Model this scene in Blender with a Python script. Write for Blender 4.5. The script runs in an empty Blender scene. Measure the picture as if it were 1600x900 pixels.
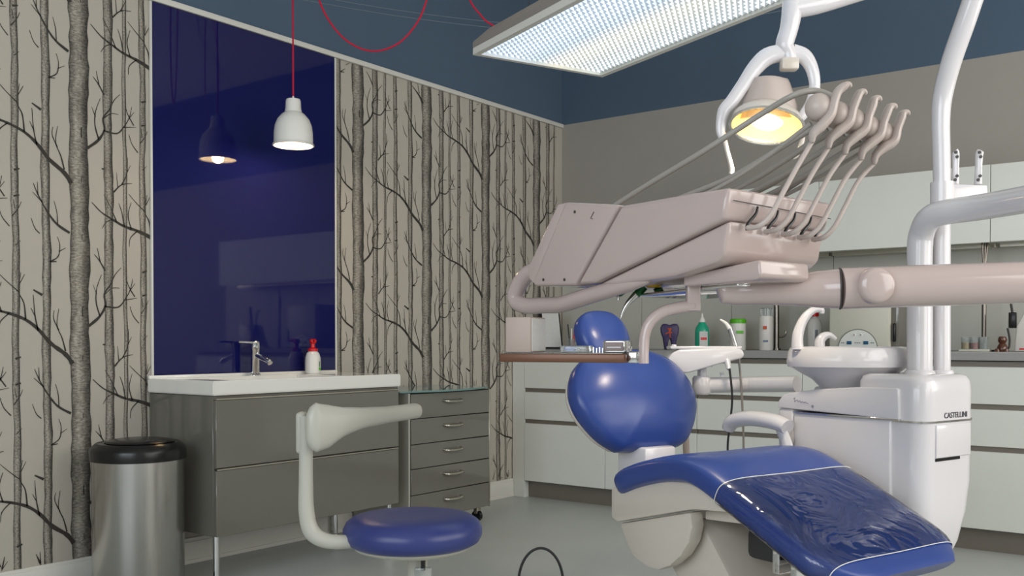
import bpy, bmesh, math, random
from mathutils import Vector, Matrix
random.seed(7)
SC = bpy.context.scene
COL = SC.collection
# ------------------------------------------------------------------ camera
FPX, PPX, PPY = 1520.0, 800.0, 558.0
YAW, PITCH = math.radians(37.2), math.radians(-0.9)
CAM = Vector((4.0, 0.0, 1.05))
FH = Vector((-math.sin(YAW), math.cos(YAW), 0)); RT = Vector((math.cos(YAW), math.sin(YAW), 0)); ZU = Vector((0, 0, 1))
FW = FH * math.cos(PITCH) + ZU * math.sin(PITCH); UP = ZU * math.cos(PITCH) - FH * math.sin(PITCH)
cd = bpy.data.cameras.new('camera'); cam = bpy.data.objects.new('camera', cd); COL.objects.link(cam)
cam.location = CAM
cam.rotation_euler = (math.pi / 2 + PITCH, 0, YAW)
cd.sensor_width = 36; cd.lens = 36 * FPX / 1600; cd.shift_y = (PPY - 450) / 1600
cd.clip_start = 0.05; cd.clip_end = 60
SC.camera = cam
# ------------------------------------------------------------------ world, daylight, exposure
wd = bpy.data.worlds.new('world'); SC.world = wd; wd.use_nodes = True
bg = wd.node_tree.nodes['Background']; bg.inputs[0].default_value = (0.75, 0.86, 1.0, 1); bg.inputs[1].default_value = 1.0
SC.view_settings.view_transform = 'Standard'; SC.view_settings.look = 'None'
SC.view_settings.exposure = 0.0; SC.view_settings.gamma = 1.0; SC.view_settings.use_curve_mapping = False

def area(name, loc, rot, sx, sy, power, col):
    l = bpy.data.lights.new(name, 'AREA'); l.shape = 'RECTANGLE'; l.size = sx; l.size_y = sy; l.energy = power; l.color = col
    o = bpy.data.objects.new(name, l); COL.objects.link(o); o.location = loc; o.rotation_euler = rot; return o
# daylight entering by the windows of the two walls behind the camera
area('daylight_rear', (3.2, -1.9, 1.95), (math.radians(75), 0, 0), 3.3, 2.0, 88, (0.86, 0.93, 1.0))
area('daylight_right', (6.1, 3.0, 1.95), (math.radians(78), 0, math.radians(90)), 4.4, 2.0, 108, (1.0, 0.95, 0.88))
# ------------------------------------------------------------------ helpers
def W(x, y, t):
    return CAM + (FW + RT * ((x - PPX) / FPX) - UP * ((y - PPY) / FPX)) * t
def lin(c):
    return tuple(((v / 255) / 12.92 if v / 255 <= 0.04045 else ((v / 255 + 0.055) / 1.055) ** 2.4) for v in c) + (1,)
MATS = {}
def mat(name, rgb, rough=0.5, metal=0.0, var=0.05, scale=8.0, bump=0.0, bscale=200.0, coat=0.0, emit=None, estr=0.0, trans=0.0, alpha=1.0, stretch=None, ior=1.45):
    if name in MATS: return MATS[name]
    m = bpy.data.materials.new(name); m.use_nodes = True; nt = m.node_tree; b = nt.nodes['Principled BSDF']
    c = lin(rgb)
    tc = nt.nodes.new('ShaderNodeTexCoord'); mp = nt.nodes.new('ShaderNodeMapping')
    nt.links.new(tc.outputs['Object'], mp.inputs[0])
    if stretch: mp.inputs['Scale'].default_value = stretch
    nz = nt.nodes.new('ShaderNodeTexNoise'); nz.inputs['Scale'].default_value = scale; nz.inputs['Detail'].default_value = 4
    nt.links.new(mp.outputs[0], nz.inputs['Vector'])
    mx = nt.nodes.new('ShaderNodeMix'); mx.data_type = 'RGBA'
    mx.inputs[6].default_value = tuple(v * (1 - var) for v in c[:3]) + (1,); mx.inputs[7].default_value = tuple(min(1, v * (1 + var)) for v in c[:3]) + (1,)
    nt.links.new(nz.outputs['Fac'], mx.inputs[0]); nt.links.new(mx.outputs[2], b.inputs['Base Color'])
    b.inputs['Roughness'].default_value = rough; b.inputs['Metallic'].default_value = metal; b.inputs['IOR'].default_value = ior
    b.inputs['Coat Weight'].default_value = coat; b.inputs['Coat Roughness'].default_value = 0.08
    b.inputs['Transmission Weight'].default_value = trans; b.inputs['Alpha'].default_value = alpha
    if emit: b.inputs['Emission Color'].default_value = lin(emit); b.inputs['Emission Strength'].default_value = estr
    if bump:
        n2 = nt.nodes.new('ShaderNodeTexNoise'); n2.inputs['Scale'].default_value = bscale; n2.inputs['Detail'].default_value = 3
        nt.links.new(mp.outputs[0], n2.inputs['Vector'])
        bp = nt.nodes.new('ShaderNodeBump'); bp.inputs['Strength'].default_value = bump; bp.inputs['Distance'].default_value = 0.002
        nt.links.new(n2.outputs['Fac'], bp.inputs['Height']); nt.links.new(bp.outputs[0], b.inputs['Normal'])
    MATS[name] = m; return m
M_paper = mat('wallpaper_ground', (184, 177, 165), 0.75, var=0.03, scale=3)
M_branch = mat('wallpaper_ink', (58, 54, 49), 0.8, var=0.25, scale=60)
M_ceil = mat('ceiling_slate_blue', (78, 97, 117), 0.8, var=0.04, scale=4)
M_frieze = mat('frieze_slate_blue', (66, 86, 114), 0.8, var=0.05, scale=4)
M_greywall = mat('grey_wall_paint', (160, 156, 149), 0.8, var=0.03, bump=0.1)
M_white_wall = mat('white_wall_paint', (222, 220, 214), 0.8, var=0.03)
M_floor = mat('grey_resin_floor', (182, 186, 183), 0.36, var=0.06, scale=2.5, bump=0.05, bscale=30)
M_trim = mat('white_trim_paint', (222, 220, 212), 0.4, var=0.02)
M_bluegl = mat('blue_back_painted_glass', (20, 22, 80), 0.035, var=0.02, ior=1.5)
M_cab = mat('white_cabinet_lacquer', (222, 225, 219), 0.35, var=0.02)
M_gap = mat('dark_recess', (62, 60, 57), 0.6)
M_toe = mat('steel_plinth', (128, 122, 114), 0.4, 0.3)
M_counter = mat('grey_worktop', (150, 150, 150), 0.35, var=0.06, scale=30)
M_splash = mat('backsplash_panel_grey', (190, 190, 181), 0.4, var=0.03)
M_vgrey = mat('grey_gloss_lacquer', (112, 110, 102), 0.1, var=0.03, coat=0.5)
M_ceram = mat('white_ceramic', (235, 233, 226), 0.12, var=0.01, coat=0.5)
M_chrome = mat('chrome', (225, 225, 225), 0.08, 1.0, var=0.02)
M_dchrome = mat('dark_chrome', (128, 122, 116), 0.18, 1.0)
M_steel = mat('brushed_steel', (188, 186, 182), 0.26, 1.0, var=0.1, scale=6, stretch=(40, 40, 0.6))
M_nickel = mat('satin_nickel', (200, 195, 182), 0.25, 1.0)
M_black = mat('black_plastic', (22, 22, 22), 0.25, var=0.1)
M_dark = mat('dark_grey_rubber', (50, 50, 50), 0.5, var=0.1)
M_blue = mat('blue_upholstery', (48, 70, 136), 0.27, var=0.05, bump=0.06, bscale=260)
M_stoolblue = mat('navy_stool_vinyl', (46, 56, 112), 0.34, var=0.05, bump=0.1, bscale=260)
M_white = mat('white_unit_plastic', (214, 211, 213), 0.16, var=0.015, coat=0.4)
M_cream = mat('cream_unit_plastic', (205, 196, 184), 0.22, var=0.02, coat=0.3)
M_unit = mat('pinkish_grey_unit_plastic', (180, 163, 158), 0.18, var=0.02, coat=0.4)
M_whip = mat('warm_grey_plastic', (180, 167, 160), 0.33, var=0.02)
M_hose = mat('grey_hose', (150, 145, 138), 0.3, var=0.05)
M_stoolgrey = mat('stool_grey_plastic', (176, 174, 163), 0.35, var=0.02, bump=0.05)
M_glass = mat('greenish_glass', (170, 208, 204), 0.03, trans=0.6, var=0.01)
M_cord = mat('red_textile_cord', (196, 12, 52), 0.7, var=0.15, scale=300)
M_wire = mat('pale_wire', (112, 122, 132), 0.5)
M_fixture = mat('fixture_metal', (158, 150, 142), 0.4, 0.2)
M_green = mat('green_plastic', (28, 120, 48), 0.35)
M_dgreen = mat('dark_green_plastic', (12, 84, 36), 0.35)
M_yellow = mat('yellow_plastic', (222, 176, 20), 0.35)
M_red = mat('red_plastic', (206, 26, 30), 0.28)
M_teal = mat('teal_liquid_bottle', (30, 165, 130), 0.2, var=0.03, coat=0.3)
M_wplast = mat('white_bottle_plastic', (228, 226, 220), 0.3, var=0.02)
M_lime = mat('lime_green_plastic', (88, 178, 28), 0.35)
M_purple = mat('deep_purple_plastic', (40, 24, 78), 0.4)
M_orange = mat('orange_print', (190, 80, 40), 0.5)
M_brown = mat('brown_glass', (80, 42, 22), 0.12, var=0.2, coat=0.5)
M_tray = mat('steel_tray_brown_reflection', (104, 70, 50), 0.35, 0.2, var=0.12, stretch=(3, 3, 60))  # steel tray; its brown reflection is painted in as base colour
M_paperw = mat('printed_paper', (205, 205, 203), 0.8, var=0.1, scale=90)
M_bluelcd = mat('blue_display', (32, 84, 120), 0.2)
M_beige = mat('beige_appliance', (200, 200, 186), 0.4, var=0.02)
M_ink = mat('dark_ink', (60, 60, 68), 0.6)
M_greyink = mat('pale_grey_ink', (140, 142, 150), 0.6)
M_clear = mat('clear_acrylic', (225, 230, 230), 0.05, trans=0.85, var=0.01)

def finish(bm, angle=38, smooth=True):
    bmesh.ops.remove_doubles(bm, verts=bm.verts, dist=1e-6)
    bmesh.ops.recalc_face_normals(bm, faces=bm.faces)
    ca = math.radians(angle)
    for e in bm.edges:
        if len(e.link_faces) == 2 and e.calc_face_angle(0) > ca: e.smooth = False
    for f in bm.faces: f.smooth = smooth
    return bm
def mesh(name, bm):
    me = bpy.data.meshes.new(name); bm.to_mesh(me); bm.free(); return me
def obj(name, bm, m, parent=None, local=False, label=None, cat=None, group=None, kind=None, angle=38, fin=True):
    if fin: finish(bm, angle)
    me = mesh(name, bm); me.materials.append(m)
    o = bpy.data.objects.new(name, me); COL.objects.link(o)
    if parent is not None:
        o.parent = parent
        if not local:
            mi = WM[parent].inverted() if parent in WM else Matrix.Identity(4)
            me.transform(mi)
        WM[o] = WM.get(parent, Matrix.Identity(4))
    elif not local:
        # put the origin of a one-mesh thing at its base
        vs = [v.co for v in me.vertices]
        c = Vector(((min(v.x for v in vs) + max(v.x for v in vs)) / 2, (min(v.y for v in vs) + max(v.y for v in vs)) / 2, min(v.z for v in vs)))
        me.transform(Matrix.Translation(-c)); o.location = c; WM[o] = Matrix.Translation(c)
    if label: o['label'] = label
    if cat: o['category'] = cat
    if group: o['group'] = group
    if kind: o['kind'] = kind
    return o
WM = {}
def thing(name, label, cat, loc=(0, 0, 0), rz=0.0, group=None):
    o = bpy.data.objects.new(name, None); COL.objects.link(o); o.empty_display_size = 0.1
    o.location = loc; o.rotation_euler = (0, 0, rz); o['label'] = label; o['category'] = cat
    if group: o['group'] = group
    WM[o] = Matrix.Translation(Vector(loc)) @ Matrix.Rotation(rz, 4, 'Z'); return o
def bx(x0, x1, y0, y1, z0, z1, bev=0.0, seg=2, bm=None, M=None):
    b = bmesh.new(); bmesh.ops.create_cube(b, size=1)
    for v in b.verts: v.co = Vector(((x0 + x1) / 2 + v.co.x * (x1 - x0), (y0 + y1) / 2 + v.co.y * (y1 - y0), (z0 + z1) / 2 + v.co.z * (z1 - z0)))
    if bev: bmesh.ops.bevel(b, geom=list(b.edges), offset=bev, segments=seg, profile=0.5, affect='EDGES')
    return join(b, bm, M)
def join(b, bm, M=None):
    if M is not None: bmesh.ops.transform(b, matrix=M, verts=b.verts)
    if bm is None: return b
    me = bpy.data.meshes.new('tmp'); b.to_mesh(me); b.free(); bm.from_mesh(me); bpy.data.meshes.remove(me); return bm
def prism(poly, a, d, bev=0.0, seg=2, bm=None):
    """poly: list of 3D points (planar); extruded by vector d"""
    b = bmesh.new(); d = Vector(d)
    v0 = [b.verts.new(Vector(p)) for p in poly]; v1 = [b.verts.new(Vector(p) + d) for p in poly]
    n = len(poly); b.faces.new(v0); b.faces.new(v1[::-1])
    for i in range(n): b.faces.new((v0[i], v0[(i + 1) % n], v1[(i + 1) % n], v1[i]))
    bmesh.ops.recalc_face_normals(b, faces=b.faces)
    if bev: bmesh.ops.bevel(b, geom=list(b.edges), offset=bev, segments=seg, profile=0.5, affect='EDGES', clamp_overlap=True)
    return join(b, bm)
def smooth_path(pts, n=6):
    P = [Vector(p) for p in pts]; out = []
    for i in range(len(P) - 1):
        p0 = P[max(i - 1, 0)]; p1 = P[i]; p2 = P[i + 1]; p3 = P[min(i + 2, len(P) - 1)]
        for k in range(n):
            t = k / n
            out.append(0.5 * ((2 * p1) + (p2 - p0) * t + (2 * p0 - 5 * p1 + 4 * p2 - p3) * t * t + (3 * p1 - p0 - 3 * p2 + p3) * t ** 3))
    out.append(P[-1]); return out
def tube(pts, r, n=10, smooth=6, bm=None, caps=True, flat=1.0, updir=None):
    """r: number or list per control point; flat: ratio of the second radius"""
    m = len(pts)
    rs = [r] * m if not isinstance(r, (list, tuple)) else list(r)
    if smooth and m > 2:
        path = smooth_path(pts, smooth); rr = []
        for i in range(m - 1):
            for k in range(smooth): rr.append(rs[i] + (rs[i + 1] - rs[i]) * k / smooth)
        rr.append(rs[-1])
    else: path = [Vector(p) for p in pts]; rr = rs
    b = bmesh.new(); rings = []; prev = None
    for i, p in enumerate(path):
        d = (path[min(i + 1, len(path) - 1)] - path[max(i - 1, 0)]).normalized()
        if prev is None:
            u = Vector(updir) if updir else (Vector((0, 0, 1)) if abs(d.z) < 0.9 else Vector((1, 0, 0)))
        else: u = prev
        u = (u - d * u.dot(d)).normalized(); prev = u; v = d.cross(u)
        rings.append([b.verts.new(p + (u * math.cos(2 * math.pi * k / n) + v * flat * math.sin(2 * math.pi * k / n)) * rr[i]) for k in range(n)])
    for i in range(len(rings) - 1):
        for k in range(n): b.faces.new((rings[i][k], rings[i][(k + 1) % n], rings[i + 1][(k + 1) % n], rings[i + 1][k]))
    if caps: b.faces.new(rings[0][::-1]); b.faces.new(rings[-1])
    return join(b, bm)
def lathe(prof, c=(0, 0, 0), n=24, sx=1.0, sy=1.0, bm=None, M=None):
    b = bmesh.new(); rings = []
    for r, z in prof:
        if r < 1e-5: rings.append([b.verts.new((c[0], c[1], c[2] + z))])
        else: rings.append([b.verts.new((c[0] + r * sx * math.cos(2 * math.pi * k / n), c[1] + r * sy * math.sin(2 * math.pi * k / n), c[2] + z)) for k in range(n)])
    for a, d in zip(rings, rings[1:]):
        if len(a) == 1 and len(d) == 1: continue
        for k in range(n):
            k2 = (k + 1) % n
            if len(a) == 1: b.faces.new((a[0], d[k2], d[k]))
            elif len(d) == 1: b.faces.new((a[k], a[k2], d[0]))
            else: b.faces.new((a[k], a[k2], d[k2], d[k]))
    return join(b, bm, M)
def loft(sections, bm=None, caps=True):
    b = bmesh.new(); R = [[b.verts.new(Vector(p)) for p in s] for s in sections]; n = len(R[0])
    for a, d in zip(R, R[1:]):
        for k in range(n): b.faces.new((a[k], a[(k + 1) % n], d[(k + 1) % n], d[k]))
    if caps: b.faces.new(R[0][::-1]); b.faces.new(R[-1])
    return join(b, bm)
def cushion(outline, th, bulge, frame, edge=0.35):
    """outline: 2D loop; puffy pad about its plane; frame maps (u, v, h) to 3D"""
    cx = sum(p[0] for p in outline) / len(outline); cy = sum(p[1] for p in outline) / len(outline)
    prof = [(0.3, -0.5), (0.8, -0.5), (0.93, -0.46), (0.985, -0.3), (1.0, -0.05), (0.99, 0.18), (0.955, 0.36), (0.9, 0.46), (0.8, 0.5 + 0.25 * bulge), (0.6, 0.5 + 0.6 * bulge), (0.3, 0.5 + 0.9 * bulge)]
    return loft([[frame(cx + (p[0] - cx) * s, cy + (p[1] - cy) * s, h * th) for p in outline] for s, h in prof])
def textmesh(s, size, M, ext=0.0006):
    cu = bpy.data.curves.new('txt', 'FONT'); cu.body = s; cu.size = size; cu.extrude = ext; cu.align_x = 'CENTER'; cu.align_y = 'CENTER'
    o = bpy.data.objects.new('txt', cu); COL.objects.link(o)
    dg = bpy.context.evaluated_depsgraph_get(); me = bpy.data.meshes.new_from_object(o.evaluated_get(dg))
    b = bmesh.new(); b.from_mesh(me); bpy.data.objects.remove(o); bpy.data.curves.remove(cu); bpy.data.meshes.remove(me)
    bmesh.ops.transform(b, matrix=M, verts=b.verts); return b
def frameM(origin, ex, ey, ez):
    return Matrix(((ex[0], ey[0], ez[0], origin[0]), (ex[1], ey[1], ez[1], origin[1]), (ex[2], ey[2], ez[2], origin[2]), (0, 0, 0, 1)))
def struct(name, bm, m, parent=None, fin=True):
    o = obj(name, bm, m, parent, local=parent is None, fin=fin)
    if parent is None: o['kind'] = 'structure'
    return o
# ------------------------------------------------------------------ room shell
XR, YB, YR, ZT, ZC = 6.2, 5.87, -2.0, 2.622, 3.50
struct('floor', bx(-0.1, XR + 0.1, YR - 0.1, YB + 0.1, -0.1, 0), M_floor)
struct('ceiling', bx(-0.1, XR + 0.1, YR - 0.1, YB + 0.1, ZC, ZC + 0.1), M_white_wall)
wl = struct('wall_left', bx(-0.1, 0, YR - 0.1, YB + 0.1, 0, ZT), M_paper)
struct('frieze', bx(-0.1, 0.0, YR - 0.1, YB, ZT, ZC), M_ceil, wl)
wb = struct('wall_back', bx(0, XR, YB, YB + 0.1, 0, ZT), M_greywall)
struct('frieze', bx(0, XR, YB, YB + 0.1, ZT, ZC), M_ceil, wb)
def wall_with_holes(fixed, a0, a1, holes, axis):
    b = bmesh.new()
    def put(u0, u1, z0, z1):
        if u1 - u0 < 1e-4 or z1 - z0 < 1e-4: return
        if axis == 'y': bx(u0, u1, fixed - 0.1, fixed, z0, z1, bm=b)
        else: bx(fixed, fixed + 0.1, u0, u1, z0, z1, bm=b)
    u = a0
    for h0, h1, z0, z1 in holes:
        put(u, h0, 0, ZC); put(h0, h1, 0, z0); put(h0, h1, z1, ZC); u = h1
    put(u, a1, 0, ZC); return b
struct('wall_rear', wall_with_holes(YR, -0.1, XR + 0.1, [(1.5, 3.1, 0.9, 2.95), (3.3, 4.9, 0.9, 2.95)], 'y'), M_white_wall)
struct('wall_right', wall_with_holes(XR, YR, YB, [(0.8, 2.8, 0.9, 2.95), (3.2, 5.2, 0.9, 2.95)], 'x'), M_white_wall)
def window(n, x0, x1, y0, y1, z0, z1):
    b = bmesh.new()
    if x1 - x0 > y1 - y0:
        for (u0, u1, w0, w1) in ((x0, x1, z0, z0 + .06), (x0, x1, z1 - .06, z1), (x0, x0 + .06, z0, z1), (x1 - .06, x1, z0, z1), ((x0 + x1) / 2 - .03, (x0 + x1) / 2 + .03, z0, z1)): bx(u0, u1, y0, y1, w0, w1, bm=b)
    else:
        for (u0, u1, w0, w1) in ((y0, y1, z0, z0 + .06), (y0, y1, z1 - .06, z1), (y0, y0 + .06, z0, z1), (y1 - .06, y1, z0, z1), ((y0 + y1) / 2 - .03, (y0 + y1) / 2 + .03, z0, z1)): bx(x0, x1, u0, u1, w0, w1, bm=b)
    struct('window_%d' % n, b, M_trim)
window(1, 1.5, 3.1, YR - 0.09, YR - 0.03, 0.9, 2.95); window(2, 3.3, 4.9, YR - 0.09, YR - 0.03, 0.9, 2.95)
window(3, XR + 0.03, XR + 0.09, 0.8, 2.8, 0.9, 2.95); window(4, XR + 0.03, XR + 0.09, 3.2, 5.2, 0.9, 2.95)
struct('trim_1', bx(0, 0.018, YR, YB - .001, ZT - 0.022, ZT + 0.006, 0.004), M_trim)
bb = bx(0, 0.016, YR, 5.268, 0, 0.105, 0.003); bx(0, 0.022, YR, 5.268, 0.0, 0.02, 0.003, bm=bb); bx(0.0, 0.011, YR, 5.268, .1, .122, .004, bm=bb)
struct('baseboard_left', bb, M_trim)
# wallpaper: printed birch trunks and branches, a flat print on the left wall
def print_material():
    m = bpy.data.materials.new('wallpaper_trunk_print'); m.use_nodes = True; nt = m.node_tree; b = nt.nodes['Principled BSDF']; b.inputs['Roughness'].default_value = 0.75
    N = nt.nodes.new; L = nt.links.new
    uv = N('ShaderNodeUVMap'); uv.uv_map = 'print'; sep = N('ShaderNodeSeparateXYZ'); L(uv.outputs[0], sep.inputs[0])
    mp = N('ShaderNodeMapping'); mp.inputs['Scale'].default_value = (3.0, 90, 1); L(uv.outputs[0], mp.inputs[0])
    n1 = N('ShaderNodeTexNoise'); n1.inputs['Scale'].default_value = 1.6; n1.inputs['Detail'].default_value = 6; L(mp.outputs[0], n1.inputs['Vector'])
    mp2 = N('ShaderNodeMapping'); mp2.inputs['Scale'].default_value = (14, 320, 1); L(uv.outputs[0], mp2.inputs[0])
    n2 = N('ShaderNodeTexNoise'); n2.inputs['Scale'].default_value = 1.5; L(mp2.outputs[0], n2.inputs['Vector'])
    mp3 = N('ShaderNodeMapping'); mp3.inputs['Scale'].default_value = (1.5, 7, 1); L(uv.outputs[0], mp3.inputs[0])
    n3 = N('ShaderNodeTexNoise'); n3.inputs['Scale'].default_value = 1.2; L(mp3.outputs[0], n3.inputs['Vector'])
    cr = N('ShaderNodeValToRGB'); e = cr.color_ramp.elements  # ink density across the trunk
    e[0].position = 0.0; e[0].color = (.85, .85, .85, 1); e[1].position = 1.0; e[1].color = (1, 1, 1, 1)
    for p, v in ((0.1, .5), (0.35, .28), (0.6, .38), (0.82, .72)):
        q = e.new(p); q.color = (v, v, v, 1)
    L(sep.outputs[0], cr.inputs[0])
    def math_(op, a, c):
        n = N('ShaderNodeMath'); n.operation = op
        for i, s in enumerate((a, c)):
            if isinstance(s, (int, float)): n.inputs[i].default_value = s
            else: L(s, n.inputs[i])
        return n.outputs[0]
    s = math_('ADD', math_('MULTIPLY', n1.outputs['Fac'], 0.9), math_('MULTIPLY', n2.outputs['Fac'], 0.9))
    s = math_('ADD', s, math_('MULTIPLY', n3.outputs['Fac'], 0.5))
    s = math_('ADD', s, -1.15); s = math_('ADD', math_('MULTIPLY', s, 1.1), cr.outputs[0])
    c2 = N('ShaderNodeValToRGB'); c2.color_ramp.elements[0].position = 0.05; c2.color_ramp.elements[0].color = lin((188, 181, 168)); c2.color_ramp.elements[1].position = 0.95; c2.color_ramp.elements[1].color = lin((44, 41, 37))
    q = c2.color_ramp.elements.new(0.5); q.color = lin((112, 106, 97))
    L(s, c2.inputs[0]); L(c2.outputs[0], b.inputs['Base Color']); return m
M_trunk = print_material()
TP, VP_ = 0.572, 0.767
TRUNKS = [(-0.272, .030), (-0.145, .036), (0.0, .086), (0.134, .042), (0.212, .019)]
def zpt(x, y): return ((x - 250) * .001456, (450 - y) * .001375)
BR = [  # polylines measured on the print, with start and end widths (metres)
 ([(-.035, -.165), (-.065, -.124), (-.13, -.076), (-.18, -.02), (-.233, .02), (-.30, .045), (-.364, .06), (-.42, .085), (-.47, .11), (-.516, .15)], .020, .003),
 ([zpt(205, 530), zpt(195, 490), zpt(180, 450), zpt(186, 400)], .007, .002), ([zpt(185, 465), zpt(170, 430), zpt(172, 405)], .005, .002),
 ([zpt(125, 468), zpt(116, 420), zpt(112, 360)], .007, .002), ([zpt(117, 425), zpt(105, 400)], .004, .002),
 ([zpt(90, 435), zpt(85, 385), zpt(70, 350), zpt(78, 295)], .007, .002), ([zpt(70, 352), zpt(40, 325), zpt(15, 300)], .005, .002), ([zpt(73, 330), zpt(88, 300)], .004, .002),
 ([(-.30, .045), (-.335, .01), (-.34, -.03)], .006, .002), ([(-.364, .06), (-.375, .12), (-.39, .16)], .006, .002), ([(-.42, .085), (-.45, .07), (-.47, .04)], .005, .002), ([(-.40, .075), (-.43, .14), (-.46, .19)], .006, .002), ([(-.33, .05), (-.345, .11), (-.33, .17)], .006, .002),
 ([zpt(276, 452), zpt(310, 422), zpt(330, 385), zpt(326, 350), zpt(345, 320), zpt(362, 285), zpt(382, 262)], .013, .002),
 ([zpt(327, 388), zpt(370, 390), zpt(395, 362), zpt(412, 330), zpt(420, 295)], .008, .002), ([zpt(392, 366), zpt(435, 358)], .005, .002), ([zpt(410, 335), zpt(428, 310)], .004, .0015),
 ([zpt(328, 350), zpt(350, 330), zpt(376, 328)], .005, .002), ([zpt(312, 420), zpt(300, 375), zpt(303, 330), zpt(318, 288)], .007, .002), ([zpt(302, 350), zpt(290, 320)], .004, .0015),
 ([zpt(220, 165), zpt(180, 140), zpt(150, 100), zpt(126, 55), zpt(114, 25)], .012, .002), ([zpt(184, 142), zpt(182, 105), zpt(174, 72)], .005, .002), ([zpt(140, 80), zpt(112, 52)], .005, .002), ([zpt(127, 60), zpt(126, 20)], .005, .002),
 ([zpt(358, 580), zpt(385, 552), zpt(420, 543)], .008, .002), ([zpt(385, 552), zpt(402, 515), zpt(405, 460)], .006, .002), ([zpt(372, 562), zpt(368, 515)], .004, .002), ([zpt(403, 510), zpt(415, 485)], .004, .0015),
 ([zpt(330, 275), zpt(312, 245), zpt(295, 225)], .008, .002), ([zpt(314, 248), zpt(305, 205)], .005, .002),
 ([zpt(160, 258), zpt(185, 240), zpt(190, 205), zpt(183, 180)], .006, .002), ([zpt(187, 225), zpt(208, 212)], .004, .002), ([zpt(160, 258), zpt(180, 256)], .006, .004),
 ([zpt(138, 360), zpt(112, 345)], .012, .006), ([zpt(132, 175), zpt(118, 160), zpt(107, 130)], .005, .002), ([zpt(55, 130), zpt(72, 105), zpt(80, 85)], .005, .002), ([zpt(34, 75), zpt(15, 45), zpt(5, 15)], .006, .002), ([zpt(62, 108), zpt(58, 80)], .004, .002),
 ([zpt(440, 440), zpt(420, 415), zpt(410, 385)], .005, .002), ([zpt(455, 495), zpt(470, 480)], .004, .002), ([zpt(452, 350), zpt(468, 345)], .009, .006), ([zpt(60, 552), zpt(76, 546)], .009, .006), ([zpt(328, 510), zpt(320, 510)], .008, .005)]
tb = bmesh.new(); uvl = tb.loops.layers.uv.new('print'); brb = bmesh.new()
def trunk_strip(y, w, seed):
    r = random.Random(seed); n = 66; rows = []; amp = 0.0025
    ph = [r.uniform(0, 6.28) for _ in range(4)]
    for i in range(n + 1):
        z = 0.10 + (ZT - 0.11) * i / n
        # the outline repeats with the roll's pattern
        a = 2 * math.pi * z / VP_
        off = amp * (math.sin(a + ph[0]) + .5 * math.sin(3 * a + ph[1])); ww = w * (1 + .06 * math.sin(2 * a + ph[2]) + .05 * math.sin(7 * a + ph[3]) + r.uniform(-.05, .05))
        rows.append((y + off - ww / 2, y + off + ww / 2, z))
    vs = [(tb.verts.new((.001, a_, z)), tb.verts.new((.001, b_, z)), z) for a_, b_, z in rows]
    for p, q in zip(vs, vs[1:]):
        f = tb.faces.new((p[0], p[1], q[1], q[0]))
        for l, (u, v) in zip(f.loops, ((0, p[2]), (1, p[2]), (1, q[2]), (0, q[2]))): l[uvl].uv = (u + math.floor(seed) * 0, v + (seed % 10) * 3.1)
def ribbon(pts, w0, w1):
    P = smooth_path([(0, a, b) for a, b in pts], 4) if len(pts) > 2 else [Vector((0, a, b)) for a, b in pts]
    L_, R_ = [], []
    for i, p in enumerate(P):
        d = (P[min(i + 1, len(P) - 1)] - P[max(i - 1, 0)]).normalized(); nrm = Vector((0, -d.z, d.y)); w = w0 + (w1 - w0) * i / (len(P) - 1)
        jit = 1 + random.uniform(-.15, .15)
        L_.append(p + nrm * w / 2 * jit); R_.append(p - nrm * w / 2 * jit)
    L2 = [brb.verts.new((.0016, a.y, a.z)) for a in L_]; R2 = [brb.verts.new((.0016, a.y, a.z)) for a in R_]
    for i in range(len(P) - 1): brb.faces.new((L2[i], R2[i], R2[i + 1], L2[i + 1]))
for k, left in [(k, True) for k in range(-8, -1)] + [(k, False) for k in range(-1, 4)]:
    y0 = 3.839 + TP * k + (.082 if left else 0)      # the roll left of the glass panel is hung a little further along
    lo, hi = (-9, 2.60) if left else (3.60, YB - .005)
    for j, (dy, w) in enumerate(TRUNKS):
        if lo < y0 + dy and y0 + dy + w / 2 < hi: trunk_strip(y0 + dy, w, 11 + j)
    zb = 2.271 + (VP_ / 2 if k % 2 else 0)
    for rep in range(-4, 3):
        for pts, w0, w1 in BR:
            q = [(y0 + a, zb + rep * VP_ + b) for a, b in pts]
            q = [p for p in q if .11 < p[1] < ZT - .02 and lo < p[0] < hi]
            if len(q) > 1: ribbon(q, w0, w1)
        # bark eyes on the wide trunk
        for dz, hw in ((.06, .014), (-.14, .008), (.38, .007)):
            z = zb + rep * VP_ + dz
            if .2 < z < ZT - .1 and lo < y0 < hi: ribbon([(y0 + .012, z - hw * 1.6), (y0 + .010, z), (y0 + .012, z + hw * 1.6)], hw * .5, hw * .35)
obj('trunk_print', tb, M_trunk, wl, fin=False); obj('branch_print', brb, M_branch, wl, fin=False)
# blue glass panel behind the basin
gp = obj('glass_splash_panel', bx(0.002, 0.010, 2.549, 3.657, 0.885, ZT - .024, 0.0015, 1), M_bluegl, label='tall glossy navy blue glass panel on wall behind washbasin', cat='glass panel')
obj('edge_strip', bx(0.002, 0.012, 3.657, 3.668, 0.88, ZT - .024), M_trim, gp); obj('edge_strip', bx(0.002, 0.012, 2.540, 2.549, 0.88, ZT - .024), M_trim, gp)
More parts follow.
